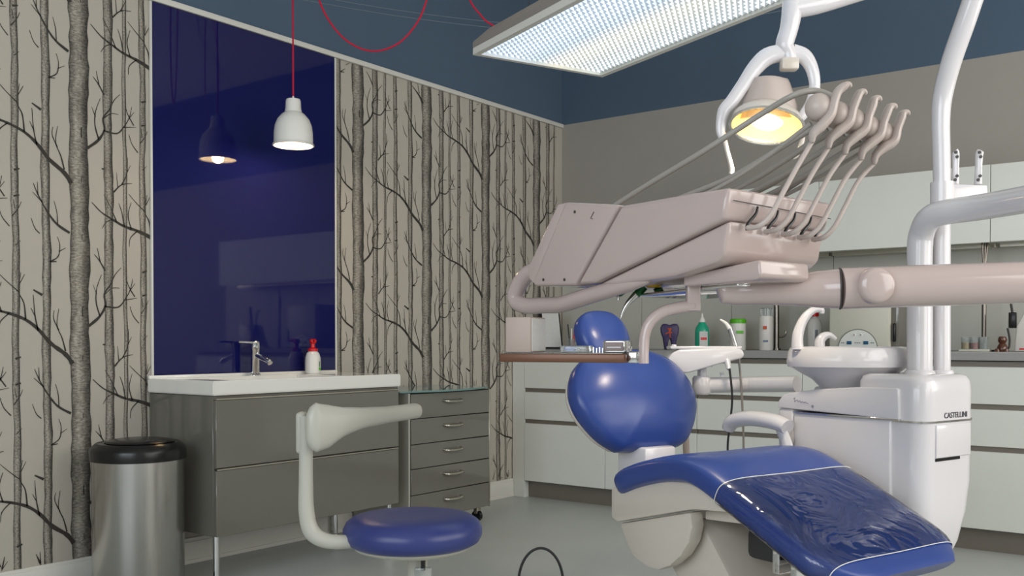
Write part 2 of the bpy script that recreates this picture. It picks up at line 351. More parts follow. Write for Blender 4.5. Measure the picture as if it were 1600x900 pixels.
# ------------------------------------------------------------------ back wall cabinets
YF = 5.27
def base_cab(x0, x1, label):
    t = thing('base_cabinet', label, 'cabinet', ((x0 + x1) / 2, YF + .3, 0), group='white drawer cabinets along the back wall')
    obj('body', bx(x0 + .001, x1 - .001, YF + .022, YB - .02, 0.11, 0.955), M_gap, t)
    for z0, z1 in ((.115, .503), (.530, .713), (.740, .925)):
        obj('drawer_front', bx(x0 + .0015, x1 - .0015, YF, YF + .02, z0, z1, .0015, 1), M_cab, t)
    for z in (.503, .713, .925): obj('grip_channel', bx(x0 + .002, x1 - .002, YF + .014, YF + .021, z, z + .027), M_toe, t)
    obj('plinth', bx(x0, x1, YF + .05, YF + .07, 0, .11), M_toe, t)
xs = [.103, .74, 1.38, 2.02, 2.66, 3.60]
names = ['leftmost white three-drawer cabinet beside the wallpapered wall', 'white three-drawer cabinet directly behind the blue chair backrest', 'white three-drawer cabinet behind the armrest and assistant arm', 'white three-drawer cabinet mostly hidden behind the water unit', 'white three-drawer cabinet right of the water unit, at right frame edge']
for i in range(5): base_cab(xs[i], xs[i + 1], names[i])
obj('filler_panel', bx(0.003, .1025, YF + .001, YB - .02, 0.0, .955, .001, 1), M_cab, label='narrow white filler panel between wallpapered wall and drawer cabinets', cat='filler panel')
obj('worktop', bx(0.003, 3.61, YF - .02, YB - .002, .957, 1.0, .003, 1), M_counter, label='long grey worktop on the white cabinets along back wall', cat='worktop')
for i in range(6):
    x0 = .01 + i * .66; obj('backsplash_panel', bx(x0, x0 + .657, YB - .008, YB - .0005, 1.001, 1.60, .001, 1), M_splash, wb)
ux = [1.12, 2.02, 2.92, 3.60]
un = ['white wall cabinet behind the delivery unit and its hoses', 'white wall cabinet crossed by the lamp pole', 'white wall cabinet at the right edge beyond the pole bracket']
for i in range(3):
    t = thing('wall_cabinet', un[i], 'cabinet', ((ux[i] + ux[i + 1]) / 2, 5.70, 1.567), group='white wall cabinets above the worktop')
    obj('body', bx(ux[i] + .001, ux[i + 1] - .001, 5.541, YB - .001, 1.58, 1.966), M_cab, t)
    obj('door', bx(ux[i] + .0015, ux[i + 1] - .0015, 5.52, 5.54, 1.567, 1.968, .0015, 1), M_cab, t)
    obj('light_rail', bx(ux[i] + .01, ux[i + 1] - .01, 5.72, 5.80, 1.558, 1.58), M_nickel, t)
# ------------------------------------------------------------------ vanity, basin, tap, soap
V0, V1 = 2.53, 3.645
v = thing('vanity_cabinet', 'glossy grey two-drawer vanity cabinet on chrome legs under the washbasin', 'vanity', (.25, 3.09, 0))
obj('body', bx(.006, .478, V0, V1, .215, .818, .002, 1), M_vgrey, v)
for z0, z1 in ((.216, .498), (.510, .800)):
    d = obj('drawer', bx(.479, .499, V0 + .001, V1 - .001, z0, z1, .002, 1), M_vgrey, v)
    obj('grip_edge', bx(.480, .503, V0 + .004, V1 - .004, z1 + .001, z1 + .008, .001, 1), M_nickel, d)
for x in (.05, .455):
    for y in (V0 + .03, V1 - .03): obj('leg', lathe([(.0, 0), (.018, 0), (.018, .01), (.014, .012), (.014, .215), (0, .215)], (x, y, 0), 14), M_chrome, v)
b = bmesh.new()
def rect(x0, x1, y0, y1, z): return [b.verts.new(p) for p in ((x0, y0, z), (x1, y0, z), (x1, y1, z), (x0, y1, z))]
o0 = rect(.012, .505, 2.515, 3.656, .821); o1 = rect(.012, .505, 2.515, 3.656, .884); i1 = rect(.12, .485, 2.62, 3.30, .884); i2 = rect(.16, .46, 2.66, 3.26, .835)
for A, B_ in ((o0, o1), (o1, i1), (i1, i2)):
    for k in range(4): b.faces.new((A[k], A[(k + 1) % 4], B_[(k + 1) % 4], B_[k]))
b.faces.new(i2); b.faces.new(o0[::-1])
bmesh.ops.recalc_face_normals(b, faces=b.faces); bmesh.ops.bevel(b, geom=list(b.edges), offset=.005, segments=2, affect='EDGES')
wb_ = obj('washbasin', b, M_ceram, label='wide white ceramic washbasin on the grey vanity cabinet', cat='washbasin')
obj('upstand', bx(.012, .03, 2.515, 3.656, .880, .897, .004), M_ceram, wb_)
obj('drain', lathe([(0, .0), (.03, .0), (.028, .005), (0, .006)], (.31, 2.96, .8352), 18), M_chrome, wb_)
TY = 3.06
f = thing('basin_tap', 'chrome single-lever mixer tap on the white washbasin', 'tap', (.085, TY, .884))
obj('body', lathe([(0, 0), (.026, 0), (.026, .006), (.021, .01), (.021, .125), (.0225, .128), (.0225, .165), (.018, .17), (0, .17)], (.085, TY, .884), 20), M_chrome, f)
obj('spout', tube([(.09, TY, .985), (.13, TY, .975), (.185, TY, .957), (.20, TY, .945)], [.013, .014, .014, .013], 12), M_chrome, f)
obj('lever', tube([(.085, TY, 1.045), (.085, TY - .05, 1.049), (.085, TY - .10, 1.05)], [.007, .006, .006], 10), M_chrome, f)
s = thing('soap_dispenser', 'white foam soap bottle with red pump on washbasin', 'soap bottle', (.075, 3.44, .884))
obj('bottle', lathe([(0, 0), (.036, 0), (.04, .004), (.0405, .06), (.039, .085), (.032, .107), (.02, .118), (.018, .12), (0, .12)], (.075, 3.44, .884), 24), M_wplast, s)
obj('pump', lathe([(0, .117), (.026, .117), (.026, .130), (.018, .133), (.012, .137), (.011, .155), (.016, .160), (.018, .170), (.015, .180), (0, .182)], (.075, 3.44, .884), 20), M_red, s)
obj('nozzle', tube([(.075, 3.44, 1.057), (.10, 3.43, 1.058), (.112, 3.425, 1.052)], [.009, .008, .006], 10), M_red, s)
obj('label_print', bx(.1155, .1165, 3.448, 3.452, .918, .948), M_green, s); obj('label_print', bx(.1155, .1168, 3.444, 3.457, .902, .915, .002), M_lime, s)
# ------------------------------------------------------------------ mobile drawer unit
D0, D1 = 3.785, 4.455
d = thing('drawer_trolley', 'grey gloss five-drawer trolley with glass top right of the vanity', 'drawer trolley', (.23, 4.12, 0))
obj('body', bx(.03, .428, D0, D1, .085, .775, .002, 1), M_black, d)
obj('side_panel', bx(.03, .449, D0 - .014, D0 - .001, .085, .775, .001, 1), M_stoolgrey, d); obj('side_panel', bx(.03, .449, D1 + .001, D1 + .012, .085, .775, .001, 1), M_nickel, d)
zs = [.087, .228, .368, .500, .637, .772]
for a_, c_ in zip(zs, zs[1:]):
    dr = obj('drawer', bx(.430, .450, D0 + .006, D1 - .001, a_ + .002, c_ - .002, .002, 1), M_vgrey, d)
    zc = c_ - .045; obj('handle', tube([(.45, 4.05, zc), (.475, 4.06, zc - .004), (.480, 4.12, zc - .006), (.475, 4.18, zc - .004), (.45, 4.19, zc)], [.007, .008, .0095, .008, .007], 10), M_nickel, dr)
arc = [(.02, D0 - .06, .778), (.40, D0 - .06, .778)] + [(.43 + .075 * math.sin(math.pi * k / 12), D0 - .06 + (D1 - D0 + .075) * k / 12, .778) for k in range(13)] + [(.40, D1 + .015, .778), (.02, D1 + .015, .778)]
obj('glass_top', prism(arc, None, (0, 0, .010), .001, 1), M_glass, d)
for x in (.08, .40):
    for y in (D0 + .06, D1 - .05):
        c = obj('castor', tube([(x, y - .012, .032), (x, y + .012, .032)], .032, 16, 0), M_black, d)
        obj('castor_fork', bx(x - .014, x + .014, y - .018, y + .018, .045, .086, .004), M_nickel, c)
# ------------------------------------------------------------------ pedal bin
BX, BY = .30, 2.29
p = thing('waste_bin', 'tall brushed steel waste bin with black lid left of vanity', 'waste bin', (BX, BY, 0))
obj('body', lathe([(0, .02), (.178, .02), (.182, .03), (.182, .565), (0, .565)], (BX, BY, 0), 48), M_steel, p)
obj('base_ring', lathe([(0, 0), (.186, 0), (.188, .022), (.184, .03), (0, .03)], (BX, BY, 0), 40), M_black, p)
obj('lid', lathe([(.18, .560), (.190, .562), (.192, .60), (.188, .612), (.17, .628), (.165, .632), (.16, .629), (.10, .640), (0, .644)], (BX, BY, 0), 48), M_black, p)
obj('flap', lathe([(0, .648), (.09, .645), (.135, .638), (.140, .633), (0, .63)], (BX + .01, BY, .002), 40), M_black, p)
# ------------------------------------------------------------------ pendant lamp and cords
PL = Vector((.307, 3.118, 1.996))
pl = thing('pendant_lamp', 'white bell-shaped pendant lamp on red cord above washbasin', 'pendant lamp', PL)
prof = [(.094, 0), (.101, .002), (.099, .008), (.094, .014), (.093, .06), (.089, .095), (.078, .125), (.058, .150), (.042, .162), (.038, .178), (.036, .215), (.033, .224), (.006, .228), (.004, .24)]
inner = [(.003, .226), (.030, .21), (.035, .165), (.055, .145), (.074, .122), (.085, .093), (.089, .06), (.090, .014)]
obj('shade', lathe(prof[::-1] + [(.090, .004)] + inner[::-1], PL, 36), M_ceram, pl)
M_bulb = mat('warm_bulb', (255, 225, 170), 0.4, emit=(255, 214, 150), estr=9.0)
obj('bulb', lathe([(0, .03), (.02, .032), (.032, .045), (.036, .065), (.03, .09), (.016, .115), (.014, .15), (0, .15)], PL, 20), M_bulb, pl)
obj('cord', tube([PL + Vector((0, 0, .235)), PL + Vector((0, 0, ZC - PL.z - .015))], .0042, 8, 0), M_cord, pl)
obj('ceiling_hook', lathe([(0, -.02), (.012, -.018), (.014, 0), (0, 0)], (PL.x, PL.y, ZC), 12), M_trim, pl)
l = bpy.data.lights.new('pendant_bulb_light', 'POINT'); l.energy = 5; l.color = (1, .72, .42); l.shadow_soft_size = .03
o = bpy.data.objects.new('pendant_bulb_light', l); COL.objects.link(o); o.location = PL + Vector((0, 0, .012))
def swag(pts, name, label, m, r):
    return obj(name, tube(pts, r, 8, 10), m, label=label, cat='cord')
def ceil_at(x, t):   # point on the ceiling under the ray column x at depth t
    q = W(x, 0, t); return Vector((q.x, q.y, ZC - .006))
swag([ceil_at(478, 4.45), W(484, -120, 4.45), W(489, -50, 4.45), W(497, -5, 4.45), W(516, 35, 4.45), W(545, 66, 4.45), W(583, 80, 4.45), W(622, 68, 4.45), W(652, 35, 4.45), W(668, -5, 4.45), W(676, -50, 4.45), W(681, -120, 4.45), ceil_at(686, 4.45)], 'lamp_cord', 'red cord loop hanging from ceiling above the pendant lamp', M_cord, .0042)
swag([ceil_at(700, 4.6), W(710, -130, 4.6), W(720, -50, 4.6), W(732, -5, 4.6), W(748, 20, 4.6), W(775, 42, 4.6), W(860, 72, 4.62), W(960, 80, 4.65), W(1045, 64, 4.65), W(1090, 45, 4.65), W(1120, 15, 4.65), W(1136, -40, 4.65), W(1146, -130, 4.65), ceil_at(1156, 4.6)], 'lamp_cord', 'long red cord loop swinging behind the fluorescent light', M_cord, .0042)
for i, (dy, lb) in enumerate(((0, 'upper thin pale wire stretched under the blue ceiling'), (9, 'lower thin pale wire stretched under the blue ceiling'))):
    swag([W(300, -42 + dy, 4.6), W(480, -8 + dy, 4.6), W(650, 20 + dy, 4.7), W(820, 38 + dy, 4.8), W(1000, 42 + dy, 4.9), W(1220, 8 + dy, 5.0), W(1420, -40 + dy, 5.1)], 'ceiling_wire', lb, M_wire, .0012)
# ------------------------------------------------------------------ fluorescent fixture
FA, FB = Vector((1.545, 3.004, 2.2)), Vector((1.716, 3.59, 2.2))
ew = (FB - FA).normalized(); el = Vector((ew.y, -ew.x, 0)); FWD = (FB - FA).length; FL = 1.5
el = (el * math.cos(.10) + ew * math.sin(.10) * -1).normalized(); ew = Vector((-el.y, el.x, 0))
fx = thing('ceiling_light', 'large suspended fluorescent ceiling light with prismatic diffuser', 'ceiling light', FA)
FM = frameM(FA, ew, el, ZU)
def fbox(name, m, x0, x1, y0, y1, z0, z1, bev=.001, par=fx): return obj(name, bx(x0, x1, y0, y1, z0, z1, bev, 1, M=FM), m, par)
tp = [(-.012, 0, -.004), (FWD + .012, 0, -.004), (FWD + .012, 0, .02), (FWD - .06, 0, .085), (.06, 0, .085), (-.012, 0, .02)]
b = prism([FM @ Vector((q[0], -.012, q[2] + .02)) for q in tp], None, el * (FL + .024)); obj('housing', b, M_fixture, fx)
for (x0, x1, y0, y1) in ((-.012, .012, -.012, FL + .012), (FWD - .012, FWD + .012, -.012, FL + .012), (.012, FWD - .012, -.012, .010), (.012, FWD - .012, FL - .01, FL + .012)): fbox('frame_rail', M_trim, x0, x1, y0, y1, -.012, .016)
def prism_mat(nm, es):
    m = bpy.data.materials.new(nm); m.use_nodes = True; nt = m.node_tree; b = nt.nodes['Principled BSDF']; N = nt.nodes.new; L = nt.links.new
    b.inputs['Base Color'].default_value = (.7, .74, .78, 1); b.inputs['Roughness'].default_value = .15
    uv = N('ShaderNodeUVMap'); uv.uv_map = 'print'; sep = N('ShaderNodeSeparateXYZ'); L(uv.outputs[0], sep.inputs[0])
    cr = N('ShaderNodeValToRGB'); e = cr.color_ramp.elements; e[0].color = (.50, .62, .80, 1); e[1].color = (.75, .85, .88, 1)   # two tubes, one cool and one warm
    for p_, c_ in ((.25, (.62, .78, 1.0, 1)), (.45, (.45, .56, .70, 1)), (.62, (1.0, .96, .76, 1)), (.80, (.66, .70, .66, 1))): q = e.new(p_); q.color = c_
    L(sep.outputs[0], cr.inputs[0]); L(cr.outputs[0], b.inputs['Emission Color']); b.inputs['Emission Strength'].default_value = es
    return m
b = bmesh.new(); ul = b.loops.layers.uv.new('print'); nx, ny = 22, 56
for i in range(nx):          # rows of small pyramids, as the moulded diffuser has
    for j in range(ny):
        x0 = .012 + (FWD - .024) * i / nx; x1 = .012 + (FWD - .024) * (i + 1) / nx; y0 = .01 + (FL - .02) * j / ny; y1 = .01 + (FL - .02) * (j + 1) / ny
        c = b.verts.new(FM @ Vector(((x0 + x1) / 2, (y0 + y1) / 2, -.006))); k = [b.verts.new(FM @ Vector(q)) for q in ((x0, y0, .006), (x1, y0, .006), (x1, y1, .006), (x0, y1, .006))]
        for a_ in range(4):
            fc = b.faces.new((k[a_], k[(a_ + 1) % 4], c)); fc.material_index = 1 if a_ in (1, 2) else 0  # dim facets paint the darker pyramid sides into the emission
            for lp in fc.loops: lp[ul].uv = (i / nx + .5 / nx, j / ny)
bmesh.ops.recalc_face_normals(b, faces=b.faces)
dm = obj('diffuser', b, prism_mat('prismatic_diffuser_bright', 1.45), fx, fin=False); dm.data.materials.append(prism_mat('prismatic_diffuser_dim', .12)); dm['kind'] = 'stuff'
for x in (.12, FWD - .12):
    for y in (.2, FL - .2):
        q = FM @ Vector((x, y, .1)); obj('suspension_cable', tube([q, Vector((q.x, q.y, ZC))], .002, 6, 0), M_dark, fx)
# ------------------------------------------------------------------ operator stool
SP = Vector((2.269, 1.854, 0))
st = thing('operator_stool', 'round navy seat stool with grey curved backrest in front of vanity', 'stool', SP)
obj('seat', lathe([(0, .520), (.12, .520), (.155, .524), (.172, .534), (.180, .550), (.180, .567), (.172, .583), (.155, .595), (.12, .601), (.06, .600), (0, .599)], SP, 56), M_stoolblue, st)
obj('seat_shell', lathe([(0, .488), (.05, .490), (.11, .504), (.150, .517), (.155, .524), (0, .524)], SP, 40), M_stoolgrey, st)
obj('column', lathe([(0, .10), (.032, .10), (.032, .30), (.026, .305), (.026, .485), (0, .485)], SP + RT * .012, 20), M_stoolgrey, st)
lv = SP + RT * .03 - FH * .04
obj('lever_paddle', bx(-.022, .022, -.008, .008, -.025, .018, .006, 2, M=frameM(lv + ZU * .455, RT, FH, ZU)), M_clear, st)
obj('lever_stem', tube([lv + ZU * .495, lv + ZU * .465], .006, 8, 0), M_black, st)
for k in range(5):
    a = k * 2 * math.pi / 5 + .3; e = SP + Vector((math.cos(a) * .27, math.sin(a) * .27, .075))
    g = obj('base_spoke', tube([SP + ZU * .12, SP + Vector((math.cos(a) * .14, math.sin(a) * .14, .105)), e], [.028, .022, .016], 10), M_stoolgrey, st)
    obj('castor', tube([e + Vector((-math.sin(a) * .02, math.cos(a) * .02, -.047)), e + Vector((math.sin(a) * .02, -math.cos(a) * .02, -.047))], .028, 14, 0), M_black, g)
ts = 2.45
obj('back_tube', tube([W(600, 838, 2.50), W(560, 845, 2.46), W(515, 846, ts), W(488, 832, ts), W(479, 800, ts), W(478, 750, ts), W(478, 690, ts), W(476, 650, ts)], [.016, .017, .019, .021, .020, .018, .017, .016], 14, 8), M_stoolgrey, st)
# backrest: a curved bolster, thick at the near end and slender towards the far end
bp = [(494, 668, 2.40, .045, 39), (512, 666, 2.42, .05, 34), (535, 659, 2.45, .05, 23), (565, 653, 2.51, .045, 16.5), (605, 648, 2.62, .038, 13), (648, 642, 2.74, .032, 12)]
secs = []
cpts = smooth_path([W(a, c, t) for a, c, t, _, _ in bp], 5); nn = len(cpts)
for i, c in enumerate(cpts):
    u = i / (nn - 1) * (len(bp) - 1); k = min(int(u), len(bp) - 2); fr = u - k
    hh = (bp[k][4] + (bp[k + 1][4] - bp[k][4]) * fr) * (bp[k][2] + (bp[k + 1][2] - bp[k][2]) * fr) / FPX; dd = .022
    dv = (cpts[min(i + 1, nn - 1)] - cpts[max(i - 1, 0)]); dv.z = 0; dv.normalize(); nv = Vector((dv.y, -dv.x, 0))
    secs.append((c, dv, nv, hh, dd))
S = []
def oval(c, nv, h, d_, tilt=0.0): return [c + ZU * h * math.copysign(abs(math.sin(a)) ** .8, math.sin(a)) + nv * d_ * math.copysign(abs(math.cos(a)) ** .8, math.cos(a)) for a in [2 * math.pi * k / 20 for k in range(20)]]
c, dv, nv, h, d_ = secs[0]
for q, sc in ((-.026, .35), (-.022, .62), (-.014, .85), (-.004, .96)): S.append(oval(c + dv * q, nv, h * sc, d_ * sc))
for c, dv, nv, h, d_ in secs: S.append(oval(c, nv, h, d_))
for q, sc in ((.008, .9), (.015, .7), (.019, .35)): S.append(oval(c + dv * q, nv, h * sc, d_ * sc))
obj('backrest', loft(S), M_stoolgrey, st, angle=60)
obj('back_bracket', bx(-.012, .014, -.01, .03, -.055, .05, .009, 3, M=frameM(W(470, 675, 2.45), RT, FH, ZU)), M_stoolgrey, st)
# foot control with its wire hoop on the floor
FC = W(845, 862, 4.15); FC.z = 0
fc = thing('foot_control', 'dark wire hoop of the foot control on the grey floor', 'foot control', FC)
obj('base', lathe([(0, 0), (.10, 0), (.105, .01), (.09, .022), (.03, .03), (0, .03)], FC, 32), M_dark, fc)
obj('hoop', tube([FC + RT * (.095 * math.cos(a)) + ZU * (.02 + .150 * math.sin(a)) for a in [math.pi * k / 12 for k in range(13)]], .0058, 10, 3), M_dark, fc)
# ------------------------------------------------------------------ dental chair (local frame: x to the foot end, y to the far side)
TH = math.radians(72.4)
BD = Vector((-math.sin(TH), math.cos(TH), 0)); FD = -BD; WDR = Vector((math.cos(TH), math.sin(TH), 0))
CM = Vector((2.9555, 2.711, 0)); CRZ = math.atan2(FD.y, FD.x)
ch = thing('dental_chair', 'dental patient chair with royal blue cushions on cream base', 'dental chair', CM, CRZ)
def cobj(name, b, m, par=None, **k): return obj(name, b, m, par or ch, local=True, **k)
prof = [(-.545, .590), (-.52, .622), (-.48, .650), (-.43, .676), (-.36, .700), (-.27, .722), (-.19, .731), (-.13, .728), (-.07, .711), (0, .680), (.10, .634), (.21, .581), (.30, .536), (.345, .512), (.375, .492), (.392, .474)]
def seat_section(s, z, nx, nz, hw, th, lift=0.0, n=32, ext=0.0):
    out = []
    for k in range(n):
        a = 2 * math.pi * k / n; cy = math.copysign(abs(math.cos(a)) ** .45, math.cos(a)); cz = math.copysign(abs(math.sin(a)) ** .6, math.sin(a))
        h = (cz - 1) * th / 2 + lift + (.010 * (1 - cy * cy) * -1 if cz > 0 else 0)
        out.append(Vector((s + nx * h, cy * (hw + ext), z + nz * h)))
    return out
def seat_loft(pr, lift=0.0, thk=.08, ext=0.0, flatends=False):
    S = []; n = len(pr)
    for i, (s, z) in enumerate(pr):
        a = pr[max(i - 1, 0)]; c = pr[min(i + 1, n - 1)]; dx, dz = c[0] - a[0], c[1] - a[1]; L_ = math.hypot(dx, dz)
        nx, nz = -dz / L_, dx / L_
        e0 = min(1, (s + .56) / .14); e1 = min(1, (.405 - s) / .13)
        hw = .292 * (1 - (1 - e0) ** 2.4 * .45) * (1 - (1 - e1) ** 2.2 * .40)
        tk = thk * (0.35 + .65 * min(1, (s + .56) / .06)) * (.45 + .55 * min(1, max(0, (.41 - s) / .05))) if not flatends else thk
        S.append(seat_section(s, z, nx, nz, hw, tk, lift, ext=ext))
    return loft(S)
pr2 = [(p_.x, p_.z) for p_ in smooth_path([(a, 0, c) for a, c in prof], 3)]
seat = cobj('seat_cushion', seat_loft(pr2, thk=.096), M_blue, angle=50)
# clear protective sheet drawn over the leg rest
def sheet_mat():
    m = bpy.data.materials.new('clear_vinyl_sheet'); m.use_nodes = True; nt = m.node_tree; N = nt.nodes.new; L = nt.links.new
    nt.nodes.remove(nt.nodes['Principled BSDF']); out = nt.nodes['Material Output']
    g = N('ShaderNodeBsdfGlossy'); g.inputs['Roughness'].default_value = .06; g.inputs['Color'].default_value = (1, 1, 1, 1)
    tr = N('ShaderNodeBsdfTransparent'); tr.inputs['Color'].default_value = (.985, .985, .99, 1)
    fr = N('ShaderNodeFresnel'); fr.inputs['IOR'].default_value = 1.45
    mx = N('ShaderNodeMixShader'); tc = N('ShaderNodeTexCoord'); n1 = N('ShaderNodeTexNoise'); n1.inputs['Scale'].default_value = 5.5; n1.inputs['Detail'].default_value = 2; n1.inputs['Distortion'].default_value = 2.4
    L(tc.outputs['Object'], n1.inputs['Vector']); bp_ = N('ShaderNodeBump'); bp_.inputs['Strength'].default_value = .35; bp_.inputs['Distance'].default_value = .02
    L(n1.outputs['Fac'], bp_.inputs['Height']); L(bp_.outputs[0], g.inputs['Normal']); L(bp_.outputs[0], fr.inputs['Normal'])
    L(fr.outputs[0], mx.inputs[0]); L(tr.outputs[0], mx.inputs[1]); L(g.outputs[0], mx.inputs[2]); L(mx.outputs[0], out.inputs['Surface']); return m
def sheet():
    b = bmesh.new(); rows = []; pr = [q for q in pr2 if -.005 <= q[0] <= .345]
    for i, (s, z) in enumerate(pr):
        a = pr[max(i - 1, 0)]; c = pr[min(i + 1, len(pr) - 1)]; dx, dz = c[0] - a[0], c[1] - a[1]; L_ = math.hypot(dx, dz); nx, nz = -dz / L_, dx / L_
        e1 = min(1, (.405 - s) / .13); hw = .292 * (1 - (1 - e1) ** 2.2 * .40) + .004; full = seat_section(s, z, nx, nz, hw, .104, .004, 48)
        row = [full[k] for k in range(-9, 34)]
        rows.append([b.verts.new(p_) for p_ in row])
    for A, B_ in zip(rows, rows[1:]):
        for k in range(len(A) - 1): b.faces.new((A[k], A[k + 1], B_[k + 1], B_[k]))
    e0 = [v_.co.copy() for v_ in rows[0]]; e1_ = [v_.co.copy() for v_ in rows[-1]]
    return b, e0, e1_
sb, e0, e1_ = sheet()
bmesh.ops.recalc_face_normals(sb, faces=sb.faces)
if sum(f_.normal.z for f_ in sb.faces) < 0: bmesh.ops.reverse_faces(sb, faces=sb.faces)
for f_ in sb.faces: f_.smooth = True
cobj('clear_cover', sb, sheet_mat(), fin=False); cobj('cover_hem', tube(e0, .0012, 6, 0), M_wplast); cobj('cover_hem', tube(e1_, .0012, 6, 0), M_wplast)
# backrest and headrest, reclined 29 degrees
RC = math.radians(24)
def bframe(s0, z0):
    ux = Vector((-math.sin(RC), 0, math.cos(RC))); nx = Vector((math.cos(RC), 0, math.sin(RC)))
    return lambda u, v_, h: Vector((s0, 0, z0)) + Vector((0, 1, 0)) * u + ux * v_ + nx * h
def ring(pts, n=10):
    P = smooth_path(list(pts) + [pts[0]], 5)[:-1]; return [(q[0], q[1]) for q in P]
back_o = ring([(-.14, 0, 0), (-.205, .045, 0), (-.258, .12, 0), (-.274, .19, 0), (-.252, .26, 0), (-.20, .318, 0), (-.11, .352, 0), (.0, .360, 0), (.11, .352, 0), (.20, .318, 0), (.252, .26, 0), (.274, .19, 0), (.258, .12, 0), (.205, .045, 0), (.14, 0, 0), (0, -.008, 0)])
cobj('backrest', cushion(back_o, .085, .6, bframe(-.595, .690)), M_blue, angle=60)
head_o = ring([(-.055, 0, 0), (-.10, .045, 0), (-.113, .105, 0), (-.095, .160, 0), (-.045, .192, 0), (.045, .192, 0), (.095, .160, 0), (.113, .105, 0), (.10, .045, 0), (.055, 0, 0), (0, -.006, 0)])
cobj('headrest', cushion(head_o, .06, .4, bframe(-.80, .978)), M_blue, angle=60)
cobj('headrest_bar', tube([(-.80, 0, .92), (-.86, 0, 1.03), (-.885, 0, 1.09)], .016, 10), M_chrome)
cobj('back_shell', cushion([(a * .93, c * .95 + .008) for a, c in back_o], .03, .2, bframe(-.645, .675)), M_cream, angle=60)
cobj('back_bracket', bx(-.68, -.54, -.07, .07, .58, .70, .01), M_white)
# armrest on the far side
cobj('armrest', tube([(-.545, .33, .742), (-.52, .33, .772), (-.44, .33, .787), (-.34, .33, .782), (-.285, .33, .768)], [.020, .026, .027, .027, .024], 14, 6, flat=1.3), M_white)
cobj('armrest_post', tube([(-.315, .33, .765), (-.285, .33, .70), (-.275, .32, .64)], [.020, .022, .024], 12, flat=.7), M_white)
# under-seat covers and base
def cprism(pts, y0, y1, bev=.008): return prism([(a, y0, c) for a, c in pts], None, (0, y1 - y0, 0), bev, 2)
cobj('seat_cover', cprism([(-.50, .590), (-.46, .605), (-.36, .628), (-.26, .645), (-.16, .648), (-.08, .63), (-.02, .605), (.02, .585), (-.14, .572), (-.17, .566), (-.47, .487), (-.50, .497)], -.255, .255), M_cream, angle=30)
cobj('side_disc', cprism([(-.475, .482), (-.165, .562)] + [(-.165 - .02 + .02 * math.cos(a) - .0 + .0, .52) for a in ()] + [(-.158, .52), (-.172, .47), (-.205, .425), (-.25, .388), (-.30, .366), (-.345, .366), (-.41, .386), (-.44, .42)], -.245, -.19, .012), M_cream, angle=30)
cobj('side_disc', cprism([(-.475, .482), (-.165, .562), (-.158, .52), (-.172, .47), (-.205, .425), (-.25, .388), (-.30, .366), (-.345, .366), (-.41, .386), (-.44, .42)], .19, .245, .012), M_cream, angle=30)
cobj('lift_arm', cprism([(-.42, .47), (-.20, .53), (-.02, .30), (.12, .10), (-.10, .08), (-.30, .34)], -.17, .17, .015), M_cream, angle=30)
cobj('leg_frame', cprism([(-.16, .560), (.0, .582), (.25, .462), (.25, .44), (.02, .545), (-.16, .535)], -.19, .19, .004), M_cream, angle=30)
for s_, z_ in ((.08, .47), (.14, .435)): cobj('linkage', bx(s_ - .012, s_ + .012, -.17, .17, z_ - .05, z_ + .04, .004), M_chrome)
cobj('motor_housing', bx(-.07, .05, -.12, .12, .43, .52, .02), M_dark)
cobj('floor_base', bx(-.35, .42, -.24, .24, 0, .085, .03, 3), M_cream)
cobj('base_step', cprism([(-.22, .08), (.36, .08), (.30, .20), (.0, .36), (-.12, .36)], -.19, .19, .02), M_cream, angle=30)
# ------------------------------------------------------------------ water unit beside the chair (same heading)
wu = thing('water_unit', 'white dental water unit with two poles and chrome strip', 'dental unit', CM + FD * (-.05) + WDR * .55, CRZ)
def CW(s, w, z): return CM + FD * s + WDR * w + ZU * z
def wbox(s0, s1, w0, w1, z0, z1, bev=.01, seg=3, bm=None): return bx(s0, s1, w0, w1, z0, z1, bev, seg, bm=bm, M=frameM(CM, FD, WDR, ZU))
def wprism(pts, w0, w1, bev=.008): return prism([CW(a, w0, c) for a, c in pts], None, WDR * (w1 - w0), bev, 3)
obj('upper_cover', wprism([(-.370, .826), (-.366, .850), (-.345, .872), (-.30, .882), (-.20, .896), (-.05, .908), (.08, .910), (.088, .905), (.090, .814), (-.30, .824)], .38, .66), M_white, wu, angle=30)
obj('side_panel', wbox(-.305, .06, .383, .655, .46, .811, .006), M_white, wu)
obj('end_block', wbox(-.372, -.307, .385, .655, .50, .825, .01), M_white, wu)
obj('chrome_strip', wbox(-.305, .09, .378, .66, .8112, .8165, .001, 1), M_chrome, wu)
colp = [(.20, .95, .0), (.20, .812, 0)]
def rrect(s0, s1, w0, w1, z, r, n=6):
    out = []
    for (cs, cw, a0) in ((s1 - r, w1 - r, 0), (s0 + r, w1 - r, 90), (s0 + r, w0 + r, 180), (s1 - r, w0 + r, 270)):
        for k in range(n + 1): a = math.radians(a0 + 90 * k / n); out.append(CW(cs + r * math.cos(a), cw + r * math.sin(a), z))
    return out
obj('column', loft([rrect(-.02, .12, .43, .63, .36, .05), rrect(-.05, .145, .41, .655, .43, .06), rrect(-.07, .16, .398, .672, .52, .06), rrect(-.08, .166, .392, .680, .62, .055), rrect(-.083, .168, .392, .682, .90, .055), rrect(-.082, .166, .394, .68, .928, .055), rrect(-.075, .158, .402, .672, .943, .05), rrect(-.06, .142, .417, .655, .950, .04)]), M_white, wu, angle=40)
obj('chrome_strip', loft([rrect(-.085, .1705, .389, .685, .806, .055), rrect(-.085, .1705, .389, .685, .812, .055)]), M_chrome, wu)
EF = .1688
obj('hatch', wbox(EF - .004, EF + .003, .448, .636, .700, .800, .003), M_white, wu)
obj('hatch_slot', wbox(EF - .006, EF + .0006, .448, .58, .690, .699, .001, 1), M_black, wu)
